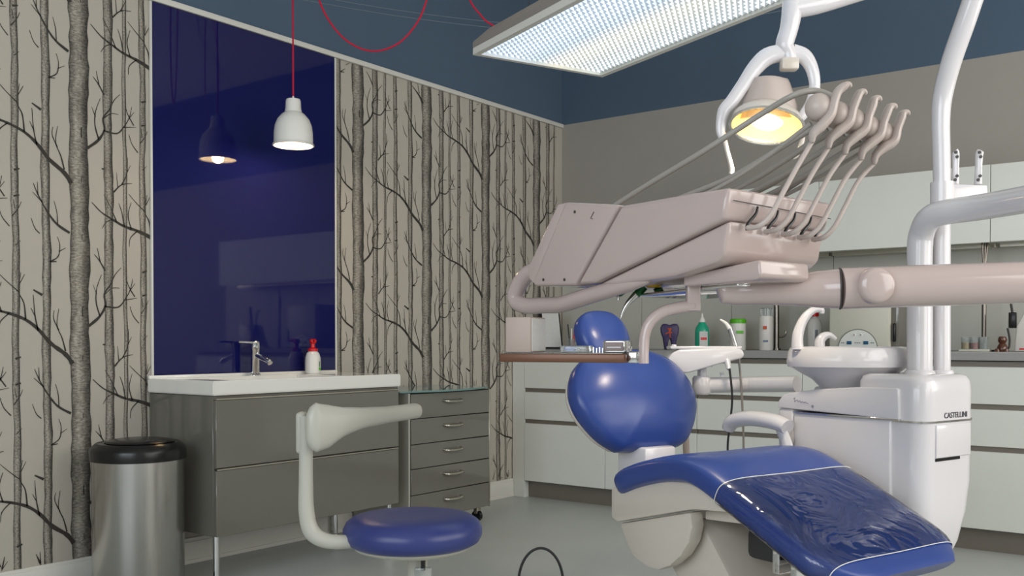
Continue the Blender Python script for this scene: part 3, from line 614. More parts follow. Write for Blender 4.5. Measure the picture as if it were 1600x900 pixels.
obj('brand_lettering', textmesh('CASTELLINI', .0245, frameM(CW(EF - .0003, .556, .826), WDR, ZU, FD)), M_ink, wu, fin=False, label='dark lettering reading CASTELLINI')
sq = [(0, .006), (.006, .010), (.004, -.004), (.010, .002), (.016, .004), (.018, -.002), (.026, .003), (.030, -.003), (.036, .002), (.042, -.002), (.048, .002), (.054, -.001), (.060, -.001)]
obj('model_script', tube([CW(-.302 + a_, .3798, .853 + c_ - a_ * .08) for a_, c_ in sq], .0011, 6, 4), M_greyink, wu, label='tiny illegible grey script')
obj('model_mark', lathe([(0, 0), (.005, 0), (.005, .001), (0, .001)], n=14, M=frameM(CW(-.225, .3797, .838), FD, ZU, -WDR)), M_greyink, wu)
PB = CW(.05, .545, 0); TK = 3.08
thick = [W(1437, 592, TK), W(1437, 480, TK), W(1437, 395, TK), W(1440, 365, TK - .01), W(1452, 342, TK - .06), W(1476, 332, TK - .11), W(1530, 324, 2.88), W(1600, 312, 2.72), W(1800, 276, 2.3), W(2016, 232, 2.0)]
obj('arm_pole', tube(thick, [.0385] * 10, 20, 6), M_white, wu)
TN = 3.10
thin = [W(1472, 592, TN), W(1472, 440, TN), W(1472, 322, TN), W(1471, 240, TN), W(1470, 190, TN), W(1473, 150, TN - .01), W(1487, 95, TN - .05), W(1508, 35, TN - .1), W(1530, -30, TN - .15), W(1548, -90, 2.9)]
obj('lamp_pole', tube(thin, [.0255, .0255, .0255, .0272, .028, .030, .031, .031, .030, .029], 18, 6), M_white, wu)
for q, r in ((W(1437, 588, TK), .047), (W(1472, 586, TN), .036)): obj('pole_collar', lathe([(0, 0), (r, 0), (r * .95, .008), (r * .85, .012), (0, .012)], (q.x, q.y, .949), 24), M_white, wu)
# bracket with two links on the lamp pole
q0 = W(1472, 322, TN); q1 = W(1472, 285, TN)
obj('pole_clamp', lathe([(.0, 0), (.036, 0), (.036, q1.z - q0.z), (0, q1.z - q0.z)], (q0.x, q0.y, q0.z), 22), M_white, wu)
bk = obj('bracket', prism([W(1484, 287, TN - .02), W(1543, 289, TN - .02), W(1544, 312, TN - .02), W(1520, 311, TN - .02), W(1500, 316, TN - .02), W(1484, 322, TN - .02)], None, FH * .05, .004), M_white, wu)
for (a, c) in (((1492, 288), (1493, 236)), ((1528, 288), (1530, 236))):
    g = obj('bracket_link', tube([W(a[0], a[1], TN), W(a[0] + 1, 262, TN), W(c[0], c[1] + 5, TN), W(c[0] - (2 if a[0] < 1500 else -2), c[1], TN)], [.012, .0105, .012, .012], 10, 3, flat=.6), M_white, wu)
    for px, py in ((a[0], 281), (a[0] + 3, 275), (c[0], 238), (c[0] + 2, 245)): obj('bolt', lathe([(0, 0), (.005, 0), (.005, .004), (0, .004)], n=10, M=frameM(W(px, py, TN - .013), RT, ZU, -FH)), M_dark, g)
# spittoon bowl, spouts: parts of the water unit
SPC = CW(-.189, .521, 0)
bm_ = lathe([(0, .885), (.085, .885), (.095, .90), (.12, .925), (.165, .950), (.185, .962), (.200, .968), (.204, .985), (.200, 1.015), (.192, 1.030), (.180, 1.034), (.165, 1.026), (.13, .99), (.06, .965), (0, .96)], (0, 0, 0), 44, 1.0, .78, M=frameM(SPC, RT, FH, ZU))
bowl = obj('spittoon_bowl', bm_, M_white, wu)
obj('spout', tube([W(1246, 546, 3.20), W(1247, 522, 3.20), W(1256, 499, 3.20), W(1270, 485, 3.20), W(1283, 484, 3.20), W(1284, 490, 3.20)], [.020, .018, .015, .012, .010, .008], 14), M_white, bowl)
obj('spout', tube([W(1281, 546, 3.24), W(1281, 533, 3.24), W(1288, 525, 3.24), W(1297, 524, 3.24), W(1306, 530, 3.24)], [.018, .017, .014, .010, .006], 14), M_white, bowl)
obj('bowl_support', wbox(-.28, -.10, .45, .60, .86, .90, .012), M_white, wu)
# ------------------------------------------------------------------ assistant arm
AA = W(1245, 600, 3.47)
aa = thing('assistant_arm', 'white assistant arm with instrument holder left of the spittoon', 'dental arm', (AA.x, AA.y, .85))
obj('arm', tube([W(1246, 600, 3.47), W(1170, 601, 3.63), W(1098, 602, 3.59)], .029, 18, 0), M_white, aa)
obj('arm_end', lathe([(0, -.034), (.028, -.034), (.034, -.026), (.034, .026), (.028, .034), (0, .034)], W(1096, 602, 3.59), 20), M_white, aa)
obj('holder_post', tube([W(1097, 592, 3.59), W(1098, 560, 3.59)], .0165, 14, 0), M_white, aa)
obj('post_flange', lathe([(0, 0), (.036, 0), (.03, .014), (.018, .022), (0, .022)], W(1098, 573, 3.59), 20), M_white, aa)
hp = [(1036, 578), (1040, 566), (1050, 553), (1062, 547), (1150, 544), (1160, 547), (1164, 555), (1160, 561), (1120, 571), (1075, 584), (1044, 584)]
obj('holder_plate', prism([W(x, y - 1, 3.52) for x, y in hp], None, FH * .13, .007, 3), M_white, aa, angle=30)
obj('tray_lid', bx(-.16, .10, -.05, .05, 0, .010, .004, 2, M=frameM(W(1112, 545, 3.58), RT, FH, ZU)), M_white, aa)
obj('knob', lathe([(0, 0), (.010, 0), (.012, .008), (.008, .018), (0, .019)], W(1053, 546, 3.55), 14), M_white, aa)
obj('knob', lathe([(0, 0), (.006, 0), (.006, .008), (.010, .010), (.010, .014), (0, .014)], W(1128, 588, 3.58), 14), M_white, aa)
obj('socket', tube([W(1136, 562, 3.53), W(1139, 577, 3.51)], [.012, .008], 12, 0), M_white, aa)
sy = thing('air_water_syringe', 'slim metal syringe with white tip standing in assistant holder', 'syringe', W(1152, 560, 3.58))
obj('barrel', tube([W(1154, 556, 3.58), W(1140, 512, 3.58)], [.0095, .0085], 12, 0), M_steel, sy)
obj('tip', tube([W(1140, 513, 3.58), W(1134, 505, 3.58), W(1125, 499, 3.58)], [.009, .006, .003], 10), M_wplast, sy)
obj('hose', tube([W(1154, 556, 3.58), W(1158, 600, 3.59), W(1161, 660, 3.61), W(1163, 720, 3.65), W(1170, 780, 3.70)], .0045, 8), M_hose, sy)
obj('suction_hose', tube([W(1140, 577, 3.51), W(1144, 620, 3.53), W(1141, 660, 3.55), W(1137, 700, 3.59), W(1140, 770, 3.65)], .0042, 8), M_dark, label='thin dark hose hanging from the assistant holder', cat='hose')
obj('suction_hose', tube([W(1063, 580, 3.60), W(1069, 610, 3.63), W(1071, 660, 3.67), W(1073, 720, 3.70), W(1078, 790, 3.75)], .0125, 10), M_whip, label='thick pale hose hanging behind the blue backrest', cat='hose')
# ------------------------------------------------------------------ delivery unit
DO = W(1140, 293, 1.9); A38 = YAW + math.radians(38)
DL = Vector((-math.sin(A38), math.cos(A38), 0)); DW = Vector((math.cos(A38), math.sin(A38), 0))
def DP(s, w, z): q = DO + DL * s + DW * w; return Vector((q.x, q.y, z))
du = thing('delivery_unit', 'pinkish grey dental delivery unit with whip arms above chair', 'dental unit', DP(.25, .17, 1.17))
def dprism(pts, w0, w1, bev=.006, seg=3): return prism([DP(a, w0, c) for a, c in pts], None, DW * (w1 - w0), bev, seg)
WD = .342
obj('body', dprism([(0.0, 1.352), (.10, 1.353), (.303, 1.350), (.447, 1.183), (.39, 1.184), (.012, 1.292)], 0, WD, .010), M_unit, du, angle=28)
obj('control_panel', dprism([(.306, 1.351), (.36, 1.360), (.486, 1.378), (.608, 1.192), (.595, 1.186), (.452, 1.181)], -.002, WD + .002, .008), M_unit, du, angle=28)
obj('end_cap', dprism([(.488, 1.378), (.52, 1.377), (.634, 1.232), (.628, 1.205), (.610, 1.193)], .004, WD - .004, .004), M_unit, du, angle=28)
obj('lower_shell', dprism([(.010, 1.290), (.388, 1.182), (.33, 1.176), (.16, 1.187), (.045, 1.208), (.022, 1.225)], .012, WD - .012, .010), M_unit, du, angle=28)
obj('mounting_plate', dprism([(-.03, 1.212), (.17, 1.190), (.17, 1.168), (-.02, 1.172), (-.034, 1.18)], .055, .215, .006), M_unit, du, angle=28)
def on_side(x, y, w):
    r = FW + RT * ((x - PPX) / FPX) - UP * ((y - PPY) / FPX); k = (DO + DW * w - CAM).dot(DW) / r.dot(DW); return CAM + r * k
for (x, y) in ((898, 331), (849, 437), (882, 437)): obj('screw', lathe([(0, 0), (.0035, 0), (.0035, .001), (0, .001)], n=12, M=frameM(on_side(x, y, -.0026), DL, ZU, -DW)), M_gap, du)
obj('slot', tube([on_side(928, 331, -.0022), on_side(923, 341, -.0022), on_side(926, 342, -.0022)], .0011, 6, 0), M_gap, du)
hn = [on_side(x, y, .03) for x, y in ((850, 425), (832, 424), (816, 437), (806, 458), (808, 472), (824, 478), (850, 477), (876, 476), (905, 467), (945, 455), (988, 444), (1015, 436))]
obj('handle', tube(hn, [.019, .021, .021, .021, .021, .0205, .020, .020, .020, .019, .015, .008], 16, 5), M_unit, du)
obj('under_tray', dprism([(.06, 1.172), (.36, 1.160), (.36, 1.154), (.06, 1.165)], .10, .33, .002), M_chrome, du)
def on_back(x, y, off):
    r = FW + RT * ((x - PPX) / FPX) - UP * ((y - PPY) / FPX); k = (DO + DL * off - CAM).dot(DL) / r.dot(DL); return CAM + r * k
obj('seam', tube([on_back(1146, 313, .0), on_back(1222, 327, .0), on_back(1298, 342, .0)], .0009, 6, 0), M_gap, du)
# hose slots and whip arms
balls = [(1279, 168), (1308, 180), (1333, 190), (1356, 200), (1378, 209)]
tops = [(1325, 133), (1349, 144), (1372, 154), (1396, 166), (1416, 176)]
bots = [(1269, 221), (1295, 230), (1321, 239), (1346, 248), (1366, 255)]
slots = [(1168, 356), (1195, 362), (1222, 366), (1247, 371), (1269, 374)]
for i in range(5):
    t = 1.915 + .034 * i
    sl = DP(-.002, .062 + .0555 * i, 0)
    sx_, sy_ = slots[i]; sx_ += 5 if i else 0
    obj('hose_slot', tube([on_back(sx_ + 16, sy_ - 33, -.0005), on_back(sx_ + 13, sy_ - 22, -.0005), on_back(sx_ + 4, sy_ - 11, -.0005), on_back(sx_, sy_ - 4, -.0005), on_back(sx_ - 1, sy_ + 4, -.0005)], [.0025, .0032, .0036, .004, .003], 8, 5), M_black, du)
    a, c = slots[i]; e = bots[i]; k = (e[0] - a) / 100.0
    wa = obj('whip_arm', tube([W(a, c, t + .01), W(a + 18 * k, c - 3, t - .012), W(a + 36 * k, c - 20, t - .02), W(a + 55 * k, c - 55, t - .02), W(a + 75 * k, c - 92, t - .02), W(e[0], e[1], t - .02)], [.0050, .0054, .0054, .0053, .0051, .005], 12, 6), M_whip, du)
    bx_, by_ = balls[i]; r = .0275 - .0005 * i
    obj('hose_ball', lathe([(r * math.sin(math.pi * q / 14), -r * math.cos(math.pi * q / 14)) for q in range(15)], W(bx_, by_, t - .02), 22, .95, 1), M_whip, wa)
    tx, ty = tops[i]; b0 = bots[i]
    path = [(b0[0], b0[1] + 2), (b0[0] + 2, b0[1] - 12), (b0[0] + 14, b0[1] - 24), (bx_ + 18, by_ + 12), (bx_ + 24, by_ - 8), (bx_ + 30, by_ - 24), (tx - 6, ty + 2), (tx + 1, ty), (tx + 4, ty + 4)]
    obj('hook', tube([W(x, y, t - .035) for x, y in path], [.004, .0085, .0105, .010, .0085, .0085, .008, .006, .003], 12, 5, flat=1.7, updir=RT), M_whip, wa)
    # two hoses per whip run back to the instruments at the front of the unit
    en = DP(.33 + .012 * i, .07 + .055 * i, 1.352)
    st0 = W(bx_ + 16, by_ - 18, t - .02) if i == 0 else W(bx_ - 4, by_ + 2, t - .02)
    if i == 0: pts = [W(1303, 152, t), W(1275, 142, t), W(1240, 149, t), W(1190, 178, t + .05), W(1100, 236, t + .13), W(1030, 278, t + .22), W(978, 310, t + .3), W(955, 325, t + .33)]
    else: m_ = st0.lerp(en, .5) - ZU * (.012 + .006 * i); pts = [st0, st0.lerp(en, .2) - ZU * .006, m_, st0.lerp(en, .8) - ZU * .008, en]
    obj('hose', tube(pts, .0062, 10, 6), M_hose, wa)
    st1 = W(b0[0] - 2, b0[1] - 28, t - .01); en2 = DP(.22 + .012 * i, .085 + .055 * i, 1.350)
    obj('hose', tube([st1, st1.lerp(en2, .25) - ZU * .012, st1.lerp(en2, .55) - ZU * .020, st1.lerp(en2, .8) - ZU * .014, en2], .0048, 10, 6), M_hose, wa)
# balanced arm carrying the unit, joint, and the pivot on the thick pole
arm = obj('arm', tube([W(1122, 456, 2.07), W(1128, 455, 2.07), W(1150, 455, 2.07), W(1185, 454, 2.06), W(1240, 453, 2.05), W(1280, 452, 2.05), W(1312, 451, 2.04)], [.016, .026, .029, .030, .033, .039, .0425], 24, 4), M_unit, du)
sc_ = W(1312, 451, 2.04); sa_ = (W(1312, 451, 2.04) - W(1280, 452, 2.05)).normalized(); su_ = (ZU - sa_ * ZU.dot(sa_)).normalized(); sv_ = sa_.cross(su_)
obj('arm_seal', tube([sc_ + (su_ * math.cos(q_) + sv_ * math.sin(q_)) * .0428 for q_ in [2 * math.pi * k_ / 36 for k_ in range(37)]], .0017, 8, 0), M_dark, arm)
obj('balanced_arm', tube([W(1312.5, 451, 2.04), W(1600, 441, 2.02), W(1990, 426, 2.0)], .0435, 28, 0), M_unit, du)
jc = W(1369, 446, 2.0)
obj('joint_cap', lathe([(0, .016), (.020, .0155), (.031, .013), (.036, .008), (.0375, 0), (.0375, -.04), (0, -.04)], n=32, M=frameM(W(1369, 446, 1.993), RT, UP, -FW)), M_unit, du)
pv0 = W(2000, 430, 2.0); pv1 = W(2010, 232, 2.0)
obj('arm_pivot', tube([Vector((pv0.x, pv0.y, pv0.z - .07)), Vector((pv0.x, pv0.y, pv1.z + .05))], .05, 20, 0), M_white, du)
# tray support and tray
pt = 2.10
ptop = W(1083, 425, pt); pbot = W(1083, 486, pt)
obj('tray_post', bx(-.0145, .0145, -.0145, .0145, pbot.z, ptop.z + .02, .003, 2, M=frameM(Vector((ptop.x, ptop.y, 0)), RT, FH, ZU)), M_unit, du)
obj('tray_arm', tube([W(1084, 478, pt), W(1060, 481, pt), W(1035, 488, pt), W(1016, 503, pt), W(1008, 522, pt), W(1006, 545, pt), W(1006, 568, pt)], [.013, .013, .0125, .012, .0115, .0112, .011], 14, 6, flat=1.2), M_unit, du)
TO = W(976, 559, 2.10); TXD = (-RT * .93 + FH * .37).normalized(); TYD = Vector((-TXD.y, TXD.x, 0)); TYD = TYD if TYD.dot(FH) > 0 else -TYD
tz = W(976, 565, 2.10).z
tr = thing('instrument_tray', 'brown-reflecting steel instrument tray in front of the blue backrest', 'tray', Vector((TO.x, TO.y, tz)))
TM = frameM(Vector((TO.x, TO.y, tz)), TXD, TYD, ZU)
obj('tray_plate', bx(0, .292, 0, .18, -.003, .016, .003, 2, M=TM), M_tray, tr); obj('tray_surface', bx(.006, .286, .006, .174, .0162, .0185, .001, 1, M=TM), M_steel, tr)
obj('tray_clamp', bx(-.024, .0, .02, .06, -.004, .022, .005, 2, M=TM), M_chrome, tr); obj('clamp_knob', tube([TM @ Vector((-.024, .04, .014)), TM @ Vector((-.042, .04, .014))], .007, 12, 0), M_chrome, tr)
tt = .0187
bxo = thing('dispenser_box', 'white and beige box standing at left end of instrument tray', 'box', TM @ Vector((.255, .06, tt)))
obj('carton', bx(.222, .284, .015, .115, tt, .099, .003, 2, M=TM), mat('taupe_carton', (168, 152, 142), .5), bxo); obj('carton_label', bx(.2205, .2222, .02, .11, tt + .003, .096, .0005, 1, M=TM), M_paperw, bxo)
cs = thing('instrument_cassette', 'small chrome cassette with dark brown front on the tray', 'cassette', TM @ Vector((.02, .06, tt)))
obj('case', bx(.006, .058, .03, .09, tt, .046, .004, 2, M=TM), M_chrome, cs); obj('front', bx(.010, .054, .0285, .031, tt + .004, .042, .001, 1, M=TM), M_brown, cs)
obj('row_of_tips', bx(.016, .048, .0275, .029, .029, .032, .0005, 1, M=TM), M_paperw, cs)
gb = obj('clear_box', bx(.100, .165, .05, .10, tt, .034, .003, 2, M=TM), M_clear, label='low clear plastic box lying on instrument tray', cat='box')
for k in range(4):
    obj('instrument_tip', tube([TM @ Vector((.064 + .007 * k, .05, tt)), TM @ Vector((.064 + .007 * k, .05, tt + .010 + .002 * (k % 2)))], .002, 8, 0), M_chrome, label='tiny metal tip standing on tray beside the cassette', cat='instrument', group='metal tips beside the cassette')
# handpieces hanging under the front of the unit
hs = [((982, 447), (966, 462), M_dgreen), ((1006, 448), (994, 464), M_dgreen), ((1034, 451), (1024, 460), M_dgreen)]
lbs = ['leftmost green handpiece hanging under the delivery unit', 'green handpiece with long curved tip under the delivery unit', 'rightmost green handpiece stub under the delivery unit']
for i, (a, c, m_) in enumerate(hs):
    h_ = thing('handpiece', lbs[i], 'handpiece', W(a[0], a[1], 2.24), group='green handpieces under the delivery unit')
    obj('grip', tube([W(a[0], a[1], 2.24), W(c[0], c[1] - 3, 2.24)], [.0105, .009], 12, 0), m_, h_)
    if i == 0: obj('tip', tube([W(c[0], c[1] - 3, 2.24), W(966, 469, 2.24)], [.004, .003], 8, 0), M_steel, h_)
    if i == 1: obj('tip', tube([W(994, 460, 2.24), W(981, 474, 2.24), W(973, 488, 2.24), W(970, 498, 2.24)], [.009, .006, .003, .0018], 10), M_steel, h_)
yk = obj('yellow_cup', lathe([(0, -.012), (.017, -.012), (.016, .016), (0, .016)], W(1022, 441, 2.22), 18), M_yellow, label='small yellow cylinder under the delivery unit between handpieces', cat='holder')
# ------------------------------------------------------------------ operating lamp
LT = 2.9
lp = thing('operating_lamp', 'lit dental operating lamp with white yoke hanging from arm', 'dental lamp', W(1236, 12, LT))
obj('arm', tube([W(1548, -90, 2.9), W(1440, -45, 2.98), W(1330, -10, 2.94), W(1275, 6, 2.91), W(1238, 14, LT)], [.030, .030, .030, .031, .028], 16), M_white, lp)
obj('neck', tube([W(1238, 4, LT), W(1236, 28, LT), W(1232, 48, LT), W(1226, 70, LT), W(1232, 84, LT), W(1234, 105, LT)], [.029, .029, .027, .027, .024, .022], 18, 5), M_white, lp)
obj('neck_clip', bx(-.026, .026, -.02, .02, -.018, .018, .007, 2, M=frameM(W(1233, 101, LT - .01), RT, FH, ZU)), M_cream, lp)
obj('yoke', tube([W(1226, 82, LT), W(1200, 88, LT), W(1180, 106, LT), W(1162, 132, LT), W(1144, 158, LT), W(1131, 174, LT), W(1126, 200, LT), W(1128, 215, LT)], [.026, .027, .024, .021, .020, .019, .015, .011], 14, 5, flat=.7, updir=RT), M_white, lp)
obj('yoke', tube([W(1238, 82, LT), W(1256, 88, LT), W(1268, 106, LT), W(1273, 132, LT), W(1268, 158, LT), W(1256, 178, LT), W(1246, 188, LT)], [.026, .024, .020, .017, .016, .015, .013], 14, 5, flat=.7, updir=RT), M_white, lp)
HC = W(1198, 196, LT - .03)
hn_ = (CM + FD * -.45 + ZU * .8 - HC).normalized(); hx = hn_.cross(ZU).normalized(); hy = hx.cross(hn_).normalized()
# opening seen from below: tilt the dish towards the chair and the room
hn_ = (hn_ * .55 - FH * .62 - ZU * .1).normalized(); hx = (RT - hn_ * RT.dot(hn_)).normalized(); hy = hn_.cross(hx); HM = frameM(HC, hx, hy, hn_)
M_refl = mat('lit_reflector', (250, 225, 160), 0.3, emit=(255, 200, 100), estr=1.0)
M_hot = mat('halogen_bulb', (255, 245, 220), 0.3, emit=(255, 235, 190), estr=6)
obj('reflector', lathe([(.103, 0), (.096, -.022), (.075, -.045), (.045, -.06), (0, -.066)], n=36, sx=1, sy=.62, M=HM), M_refl, lp)
obj('housing', lathe([(.103, .001), (.108, -.004), (.104, -.028), (.084, -.056), (.05, -.074), (0, -.080)], n=36, sx=1, sy=.64, M=HM), M_cream, lp)
obj('bulb', lathe([(0, -.035), (.024, -.03), (.032, -.015), (.024, 0), (0, .006)], n=18, sx=1.5, sy=.8, M=HM), M_hot, lp)
obj('rim', tube([HM @ Vector((.107 * math.cos(a), .068 * math.sin(a), .002)) for a in [2 * math.pi * k / 28 for k in range(29)]], .005, 8, 0), M_clear, lp)
obj('back_cover', loft([[W(1202 + math.cos(a) * rx, cy + math.sin(a) * 4, LT + .02 + .05 * math.sin(a)) for a in [2 * math.pi * k / 18 for k in range(18)]] for rx, cy in ((46, 186), (44, 165), (38, 145), (33, 130), (30, 124), (20, 122))]), M_whip, lp, angle=60)
obj('grip', tube([W(1130, 208, LT), W(1136, 235, LT), W(1143, 262, LT), W(1142, 272, LT)], [.008, .007, .008, .007], 10), M_cream, lp)
obj('grip', tube([W(1250, 188, LT), W(1254, 215, LT), W(1246, 240, LT), W(1238, 245, LT)], [.008, .008, .008, .009], 10), M_cream, lp)
l = bpy.data.lights.new('operating_lamp_light', 'SPOT'); l.energy = 22; l.color = (1, .86, .66); l.spot_size = math.radians(95); l.spot_blend = .6; l.shadow_soft_size = .05
o = bpy.data.objects.new('operating_lamp_light', l); COL.objects.link(o); o.location = HC + hn_ * .03
tgt = CM + FD * -.55 + ZU * .8; o.rotation_euler = (tgt - o.location).to_track_quat('-Z', 'Y').to_euler()
# ------------------------------------------------------------------ things on the worktop
def on_counter(x, yw=5.62):
    r = FW + RT * ((x - PPX) / FPX); k = (yw - CAM.y) / r.y; q = CAM + r * k; return Vector((q.x, yw, 1.0))
def bottle(name, x, prof, m, label, cat, yw=5.6):
    q = on_counter(x, yw); t = thing(name, label, cat, q); obj('body', lathe(prof, q, 22), m, t); return t, q
# tooth model
q = on_counter(1047, 5.55); t = thing('tooth_model', 'dark purple tooth-shaped model with orange nerve on worktop', 'tooth model', q)
to = [(-.045, .165), (-.058, .14), (-.054, .105), (-.042, .075), (-.036, .03), (-.030, 0), (-.016, 0), (-.010, .05), (0, .082), (.010, .05), (.018, 0), (.034, 0), (.038, .03), (.046, .075), (.056, .105), (.060, .14), (.046, .165), (.022, .166), (0, .155), (-.022, .166)]
obj('tooth', prism([q + RT * a + ZU * c for a, c in to], None, FH * .05, .008, 2), M_purple, t)
for pts in ([(0, .075), (-.002, .11), (.0, .14)], [(-.03, .10), (-.01, .11), (.008, .135)], [(.012, .105), (-.004, .12), (-.014, .138)]): obj('nerve', tube([q + RT * a + ZU * c - FH * .001 for a, c in pts], .004, 8), M_orange, t)
t, q = bottle('disinfectant_bottle', 1097, [(0, 0), (.043, 0), (.045, .005), (.045, .12), (.040, .14), (.024, .165), (.018, .175), (0, .175)], M_teal, 'teal green bottle with white nozzle on the worktop', 'bottle')
obj('nozzle', lathe([(0, .174), (.02, .174), (.018, .19), (.008, .205), (.005, .228), (0, .228)], q, 14), M_wplast, t); obj('label', bx(-.026, .026, -.003, .0, .01, .115, .001, 1, M=frameM(q - FH * .0445, RT, FH, ZU)), M_paperw, t); obj('label_band', bx(-.018, .02, -.004, -.0028, .062, .078, M=frameM(q - FH * .0445, RT, FH, ZU)), M_red, t)
t, q = bottle('wipes_tub', 1153, [(0, 0), (.046, 0), (.048, .004), (.048, .165), (0, .165)], M_wplast, 'white wipes tub with bright green lid on worktop', 'tub')
obj('lid', lathe([(0, .163), (.050, .163), (.050, .185), (.044, .192), (0, .192)], q, 22), M_lime, t); obj('label_mark', bx(-.022, .022, -.003, 0, .10, .118, M=frameM(q - FH * .0475, RT, FH, ZU)), M_lime, t)
t, q = bottle('spray_can', 1197, [(0, 0), (.040, 0), (.042, .004), (.042, .19), (.038, .205), (0, .205)], M_wplast, 'tall white cylindrical can beside the chrome tap', 'can')
obj('cap', lathe([(0, .204), (.036, .204), (.036, .25), (.03, .256), (0, .256)], q, 20), M_clear, t); obj('label_mark', bx(-.03, -.008, -.003, 0, .125, .145, M=frameM(q - FH * .0415, RT, FH, ZU)), M_orange, t); obj('label_mark', bx(-.03, .0, -.003, 0, .05, .06, M=frameM(q - FH * .0415, RT, FH, ZU)), M_bluelcd, t)
q = on_counter(1213, 5.66); t = thing('sink_tap', 'tall chrome swan-neck tap behind the white can', 'tap', q)
obj('riser', tube([q, q + ZU * .22, q + ZU * .38, q + ZU * .42 + RT * .03, q + ZU * .40 + RT * .06, q + ZU * .32 + RT * .065], [.017, .016, .015, .014, .014, .014], 14), M_dchrome, t)
obj('base', lathe([(0, 0), (.028, 0), (.026, .012), (0, .014)], q, 18), M_dchrome, t); obj('lever', tube([q + ZU * .08, q + ZU * .085 + RT * .045, q + ZU * .115 + RT * .06], .006, 8), M_dchrome, t)
t, q = bottle('pump_bottle', 1273, [(0, 0), (.040, 0), (.042, .005), (.042, .15), (.03, .18), (.015, .19), (.015, .2), (0, .2)], M_wplast, 'white bottle with red cap behind the spittoon spout', 'bottle')
obj('cap', lathe([(0, .198), (.022, .198), (.022, .225), (0, .225)], q, 16), M_red, t); obj('label_mark', bx(-.012, .004, -.003, 0, .03, .12, M=frameM(q - FH * .0415, RT, FH, ZU)), M_greyink, t)
# autoclave
qa = on_counter(1293, 5.36); qb = on_counter(1392, 5.36); t = thing('autoclave', 'beige steriliser with half-round control panel behind the spittoon', 'steriliser', ((qa.x + qb.x) / 2, 5.55, 1.0))
xm = (qa.x + qb.x) / 2 - .01
obj('casing', bx(qa.x, qb.x - .012, 5.38, 5.80, 1.002, 1.36, .012), M_beige, t); obj('side_strip', bx(qb.x - .011, qb.x + .03, 5.40, 5.80, 1.002, 1.36, .006), M_vgrey, t); obj('handle', bx(qb.x - .001, qb.x + .016, 5.386, 5.40, 1.05, 1.15, .006), M_black, t)
hc = [(xm + .105 * math.cos(a), 5.372, 1.012 + .105 * math.sin(a)) for a in [math.pi * k / 20 for k in range(21)]]
obj('control_panel', prism(hc, None, (0, .010, 0), .002, 1), M_cab, t)
ring_ = tube([(p_[0], 5.375, p_[2]) for p_ in hc], .003, 8, 0); obj('panel_rim', ring_, M_vgrey, t)
for dx in (-.045, .045): obj('display', bx(xm + dx - .013, xm + dx + .013, 5.368, 5.373, 1.036, 1.054, .001, 1), M_bluelcd, t)
for dx in (-.018, .018): obj('button', lathe([(0, 0), (.009, 0), (.008, .003), (0, .003)], n=14, M=frameM((xm + dx, 5.372, 1.088), (1, 0, 0), (0, 0, 1), (0, -1, 0))), M_wplast, t); obj('button_mark', prism([(xm + dx - .004, 5.3685, 1.0855), (xm + dx + .004, 5.3685, 1.0855), (xm + dx, 5.3685, 1.0915)], None, (0, -.0006, 0)), M_black, t)
for dx in (-.085, -.075, -.012, 0, .012, .075, .085): obj('button', bx(xm + dx - .003, xm + dx + .003, 5.369, 5.373, 1.042, 1.048), M_greyink, t)
# right-hand end
for x, m_, lb in ((1509, M_yellow, 'small glass with yellow liquid on the worktop rack'), (1523, M_red, 'small glass with red liquid on the worktop rack'), (1537, M_clear, 'small empty clear glass on the worktop rack')):
    q = on_counter(x, 5.42); t = thing('small_glass', lb, 'glass', q + ZU * .012, group='small glasses on the worktop'); obj('contents', lathe([(0, .014), (.019, .014), (.020, .045), (0, .045)], q, 16), m_, t); obj('glass_wall', lathe([(.0, .0125), (.021, .0125), (.023, .075), (.0215, .075), (.0202, .0135), (0, .0135)], q, 16), M_clear, t)
q0, q1 = on_counter(1500, 5.42), on_counter(1547, 5.42); obj('glass_rack', bx(q0.x, q1.x, 5.385, 5.455, 1.0, 1.012, .002, 1), M_beige, label='shallow pale rack under the small glasses', cat='rack')
q = on_counter(1566, 5.42); t = thing('bear_figurine', 'small reddish brown figurine at the right of the worktop', 'figurine', q)
obj('body', lathe([(0, 0), (.024, 0), (.028, .012), (.022, .032), (.014, .042), (.019, .05), (.022, .062), (.016, .076), (0, .08)], q, 18), M_brown, t); obj('foot', lathe([(0, 0), (.014, 0), (.012, .014), (0, .018)], q + Vector((.02, -.015, 0)), 12), M_brown, t); obj('foot', lathe([(0, 0), (.014, 0), (.012, .014), (0, .018)], q + Vector((-.02, -.015, 0)), 12), M_brown, t)
q = on_counter(1610, 5.45); t = thing('curing_device', 'white countertop device with black cable at right frame edge', 'device', q)
obj('casing', prism([q + Vector((-.075, 0, 0)), q + Vector((.10, 0, 0)), q + Vector((.10, 0, .20)), q + Vector((-.03, 0, .20)), q + Vector((-.065, 0, .13))], None, (0, .16, 0), .01), M_wplast, t)
obj('post', tube([q + Vector((-.02, .05, .18)), q + Vector((0, .05, .36))], .012, 10, 0), M_dark, t); obj('holster', bx(q.x - .105, q.x - .07, 5.47, 5.50, 1.12, 1.20, .004), M_black, t)
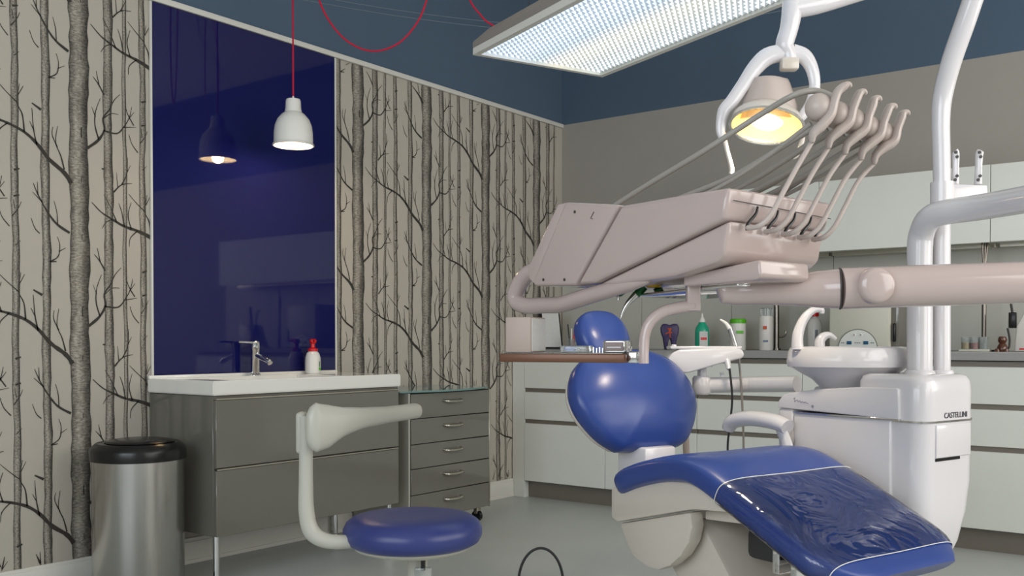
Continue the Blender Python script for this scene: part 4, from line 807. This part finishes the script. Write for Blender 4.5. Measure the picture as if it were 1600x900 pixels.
obj('cable', tube([q + Vector((-.09, .04, .2)), q + Vector((-.11, .04, .30)), q + Vector((-.15, .04, .33))], .006, 8), M_black, t); obj('cable', tube([q + Vector((-.11, .03, .12)), q + Vector((-.10, .03, .05)), q + Vector((-.12, .02, .008)), q + Vector((-.25, .02, .006))], .005, 8), M_black, t)
obj('red_mark', bx(q.x - .05, q.x - .02, q.y - .002, q.y, 1.01, 1.018), M_red, t)
q = on_counter(1537, 5.62); t = thing('rinse_tap', 'chrome spring rinse tap seen below the thick pole', 'tap', q)
obj('riser', tube([q, q + ZU * .35], .012, 12, 0), M_dchrome, t); obj('spray_head', tube([q + ZU * .35, q + ZU * .46], [.02, .016], 12, 0), M_dchrome, t)
for dx in (-.012, .004, .016): obj('spring_hose', tube([q + ZU * .46 + RT * dx * .4, q + ZU * .58 + RT * dx, q + ZU * .70 + RT * dx * .7], .005, 8), M_dchrome, t)
# left end of the worktop: sheets in a stand, pens
q = on_counter(862, 5.5); t = thing('document_stand', 'black stand holding printed sheets at left end of worktop', 'document stand', q)
HMx = frameM(q, RT, FH, ZU)
obj('back_plate', prism([HMx @ Vector(p_) for p_ in ((-.07, 0, .02), (-.06, 0, .005), (.08, 0, .005), (.055, .09, .27), (-.085, .09, .27))], None, FH * .008, .001, 1), M_black, t)
obj('sheet', prism([HMx @ Vector(p_) for p_ in ((-.05, -.004, .015), (.068, -.004, .015), (.048, .082, .262), (-.066, .082, .262))], None, FH * .003), M_paperw, t)
obj('foot', bx(-.08, .13, -.05, .06, 0, .012, .003, 1, M=HMx), M_black, t)
q = on_counter(893, 5.5); pc = thing('pen_pot', 'small clear pot of pens beside the document stand', 'pen pot', q); obj('pot', lathe([(0, 0), (.03, 0), (.032, .07), (.030, .07), (.028, .004), (0, .004)], q, 18), M_clear, pc)
for k, (dx, m_, h) in enumerate(((-.018, M_black, .17), (.0, M_wplast, .14), (.014, M_red, .15), (.02, M_orange, .12))): obj('pen', tube([q + RT * dx * .5 + ZU * .006, q + RT * dx * 1.4 + ZU * h], .0045, 8, 0), m_, label=['black', 'white', 'red', 'orange'][k] + ' pen standing in the clear pot on worktop', cat='pen', group='pens in the pot')
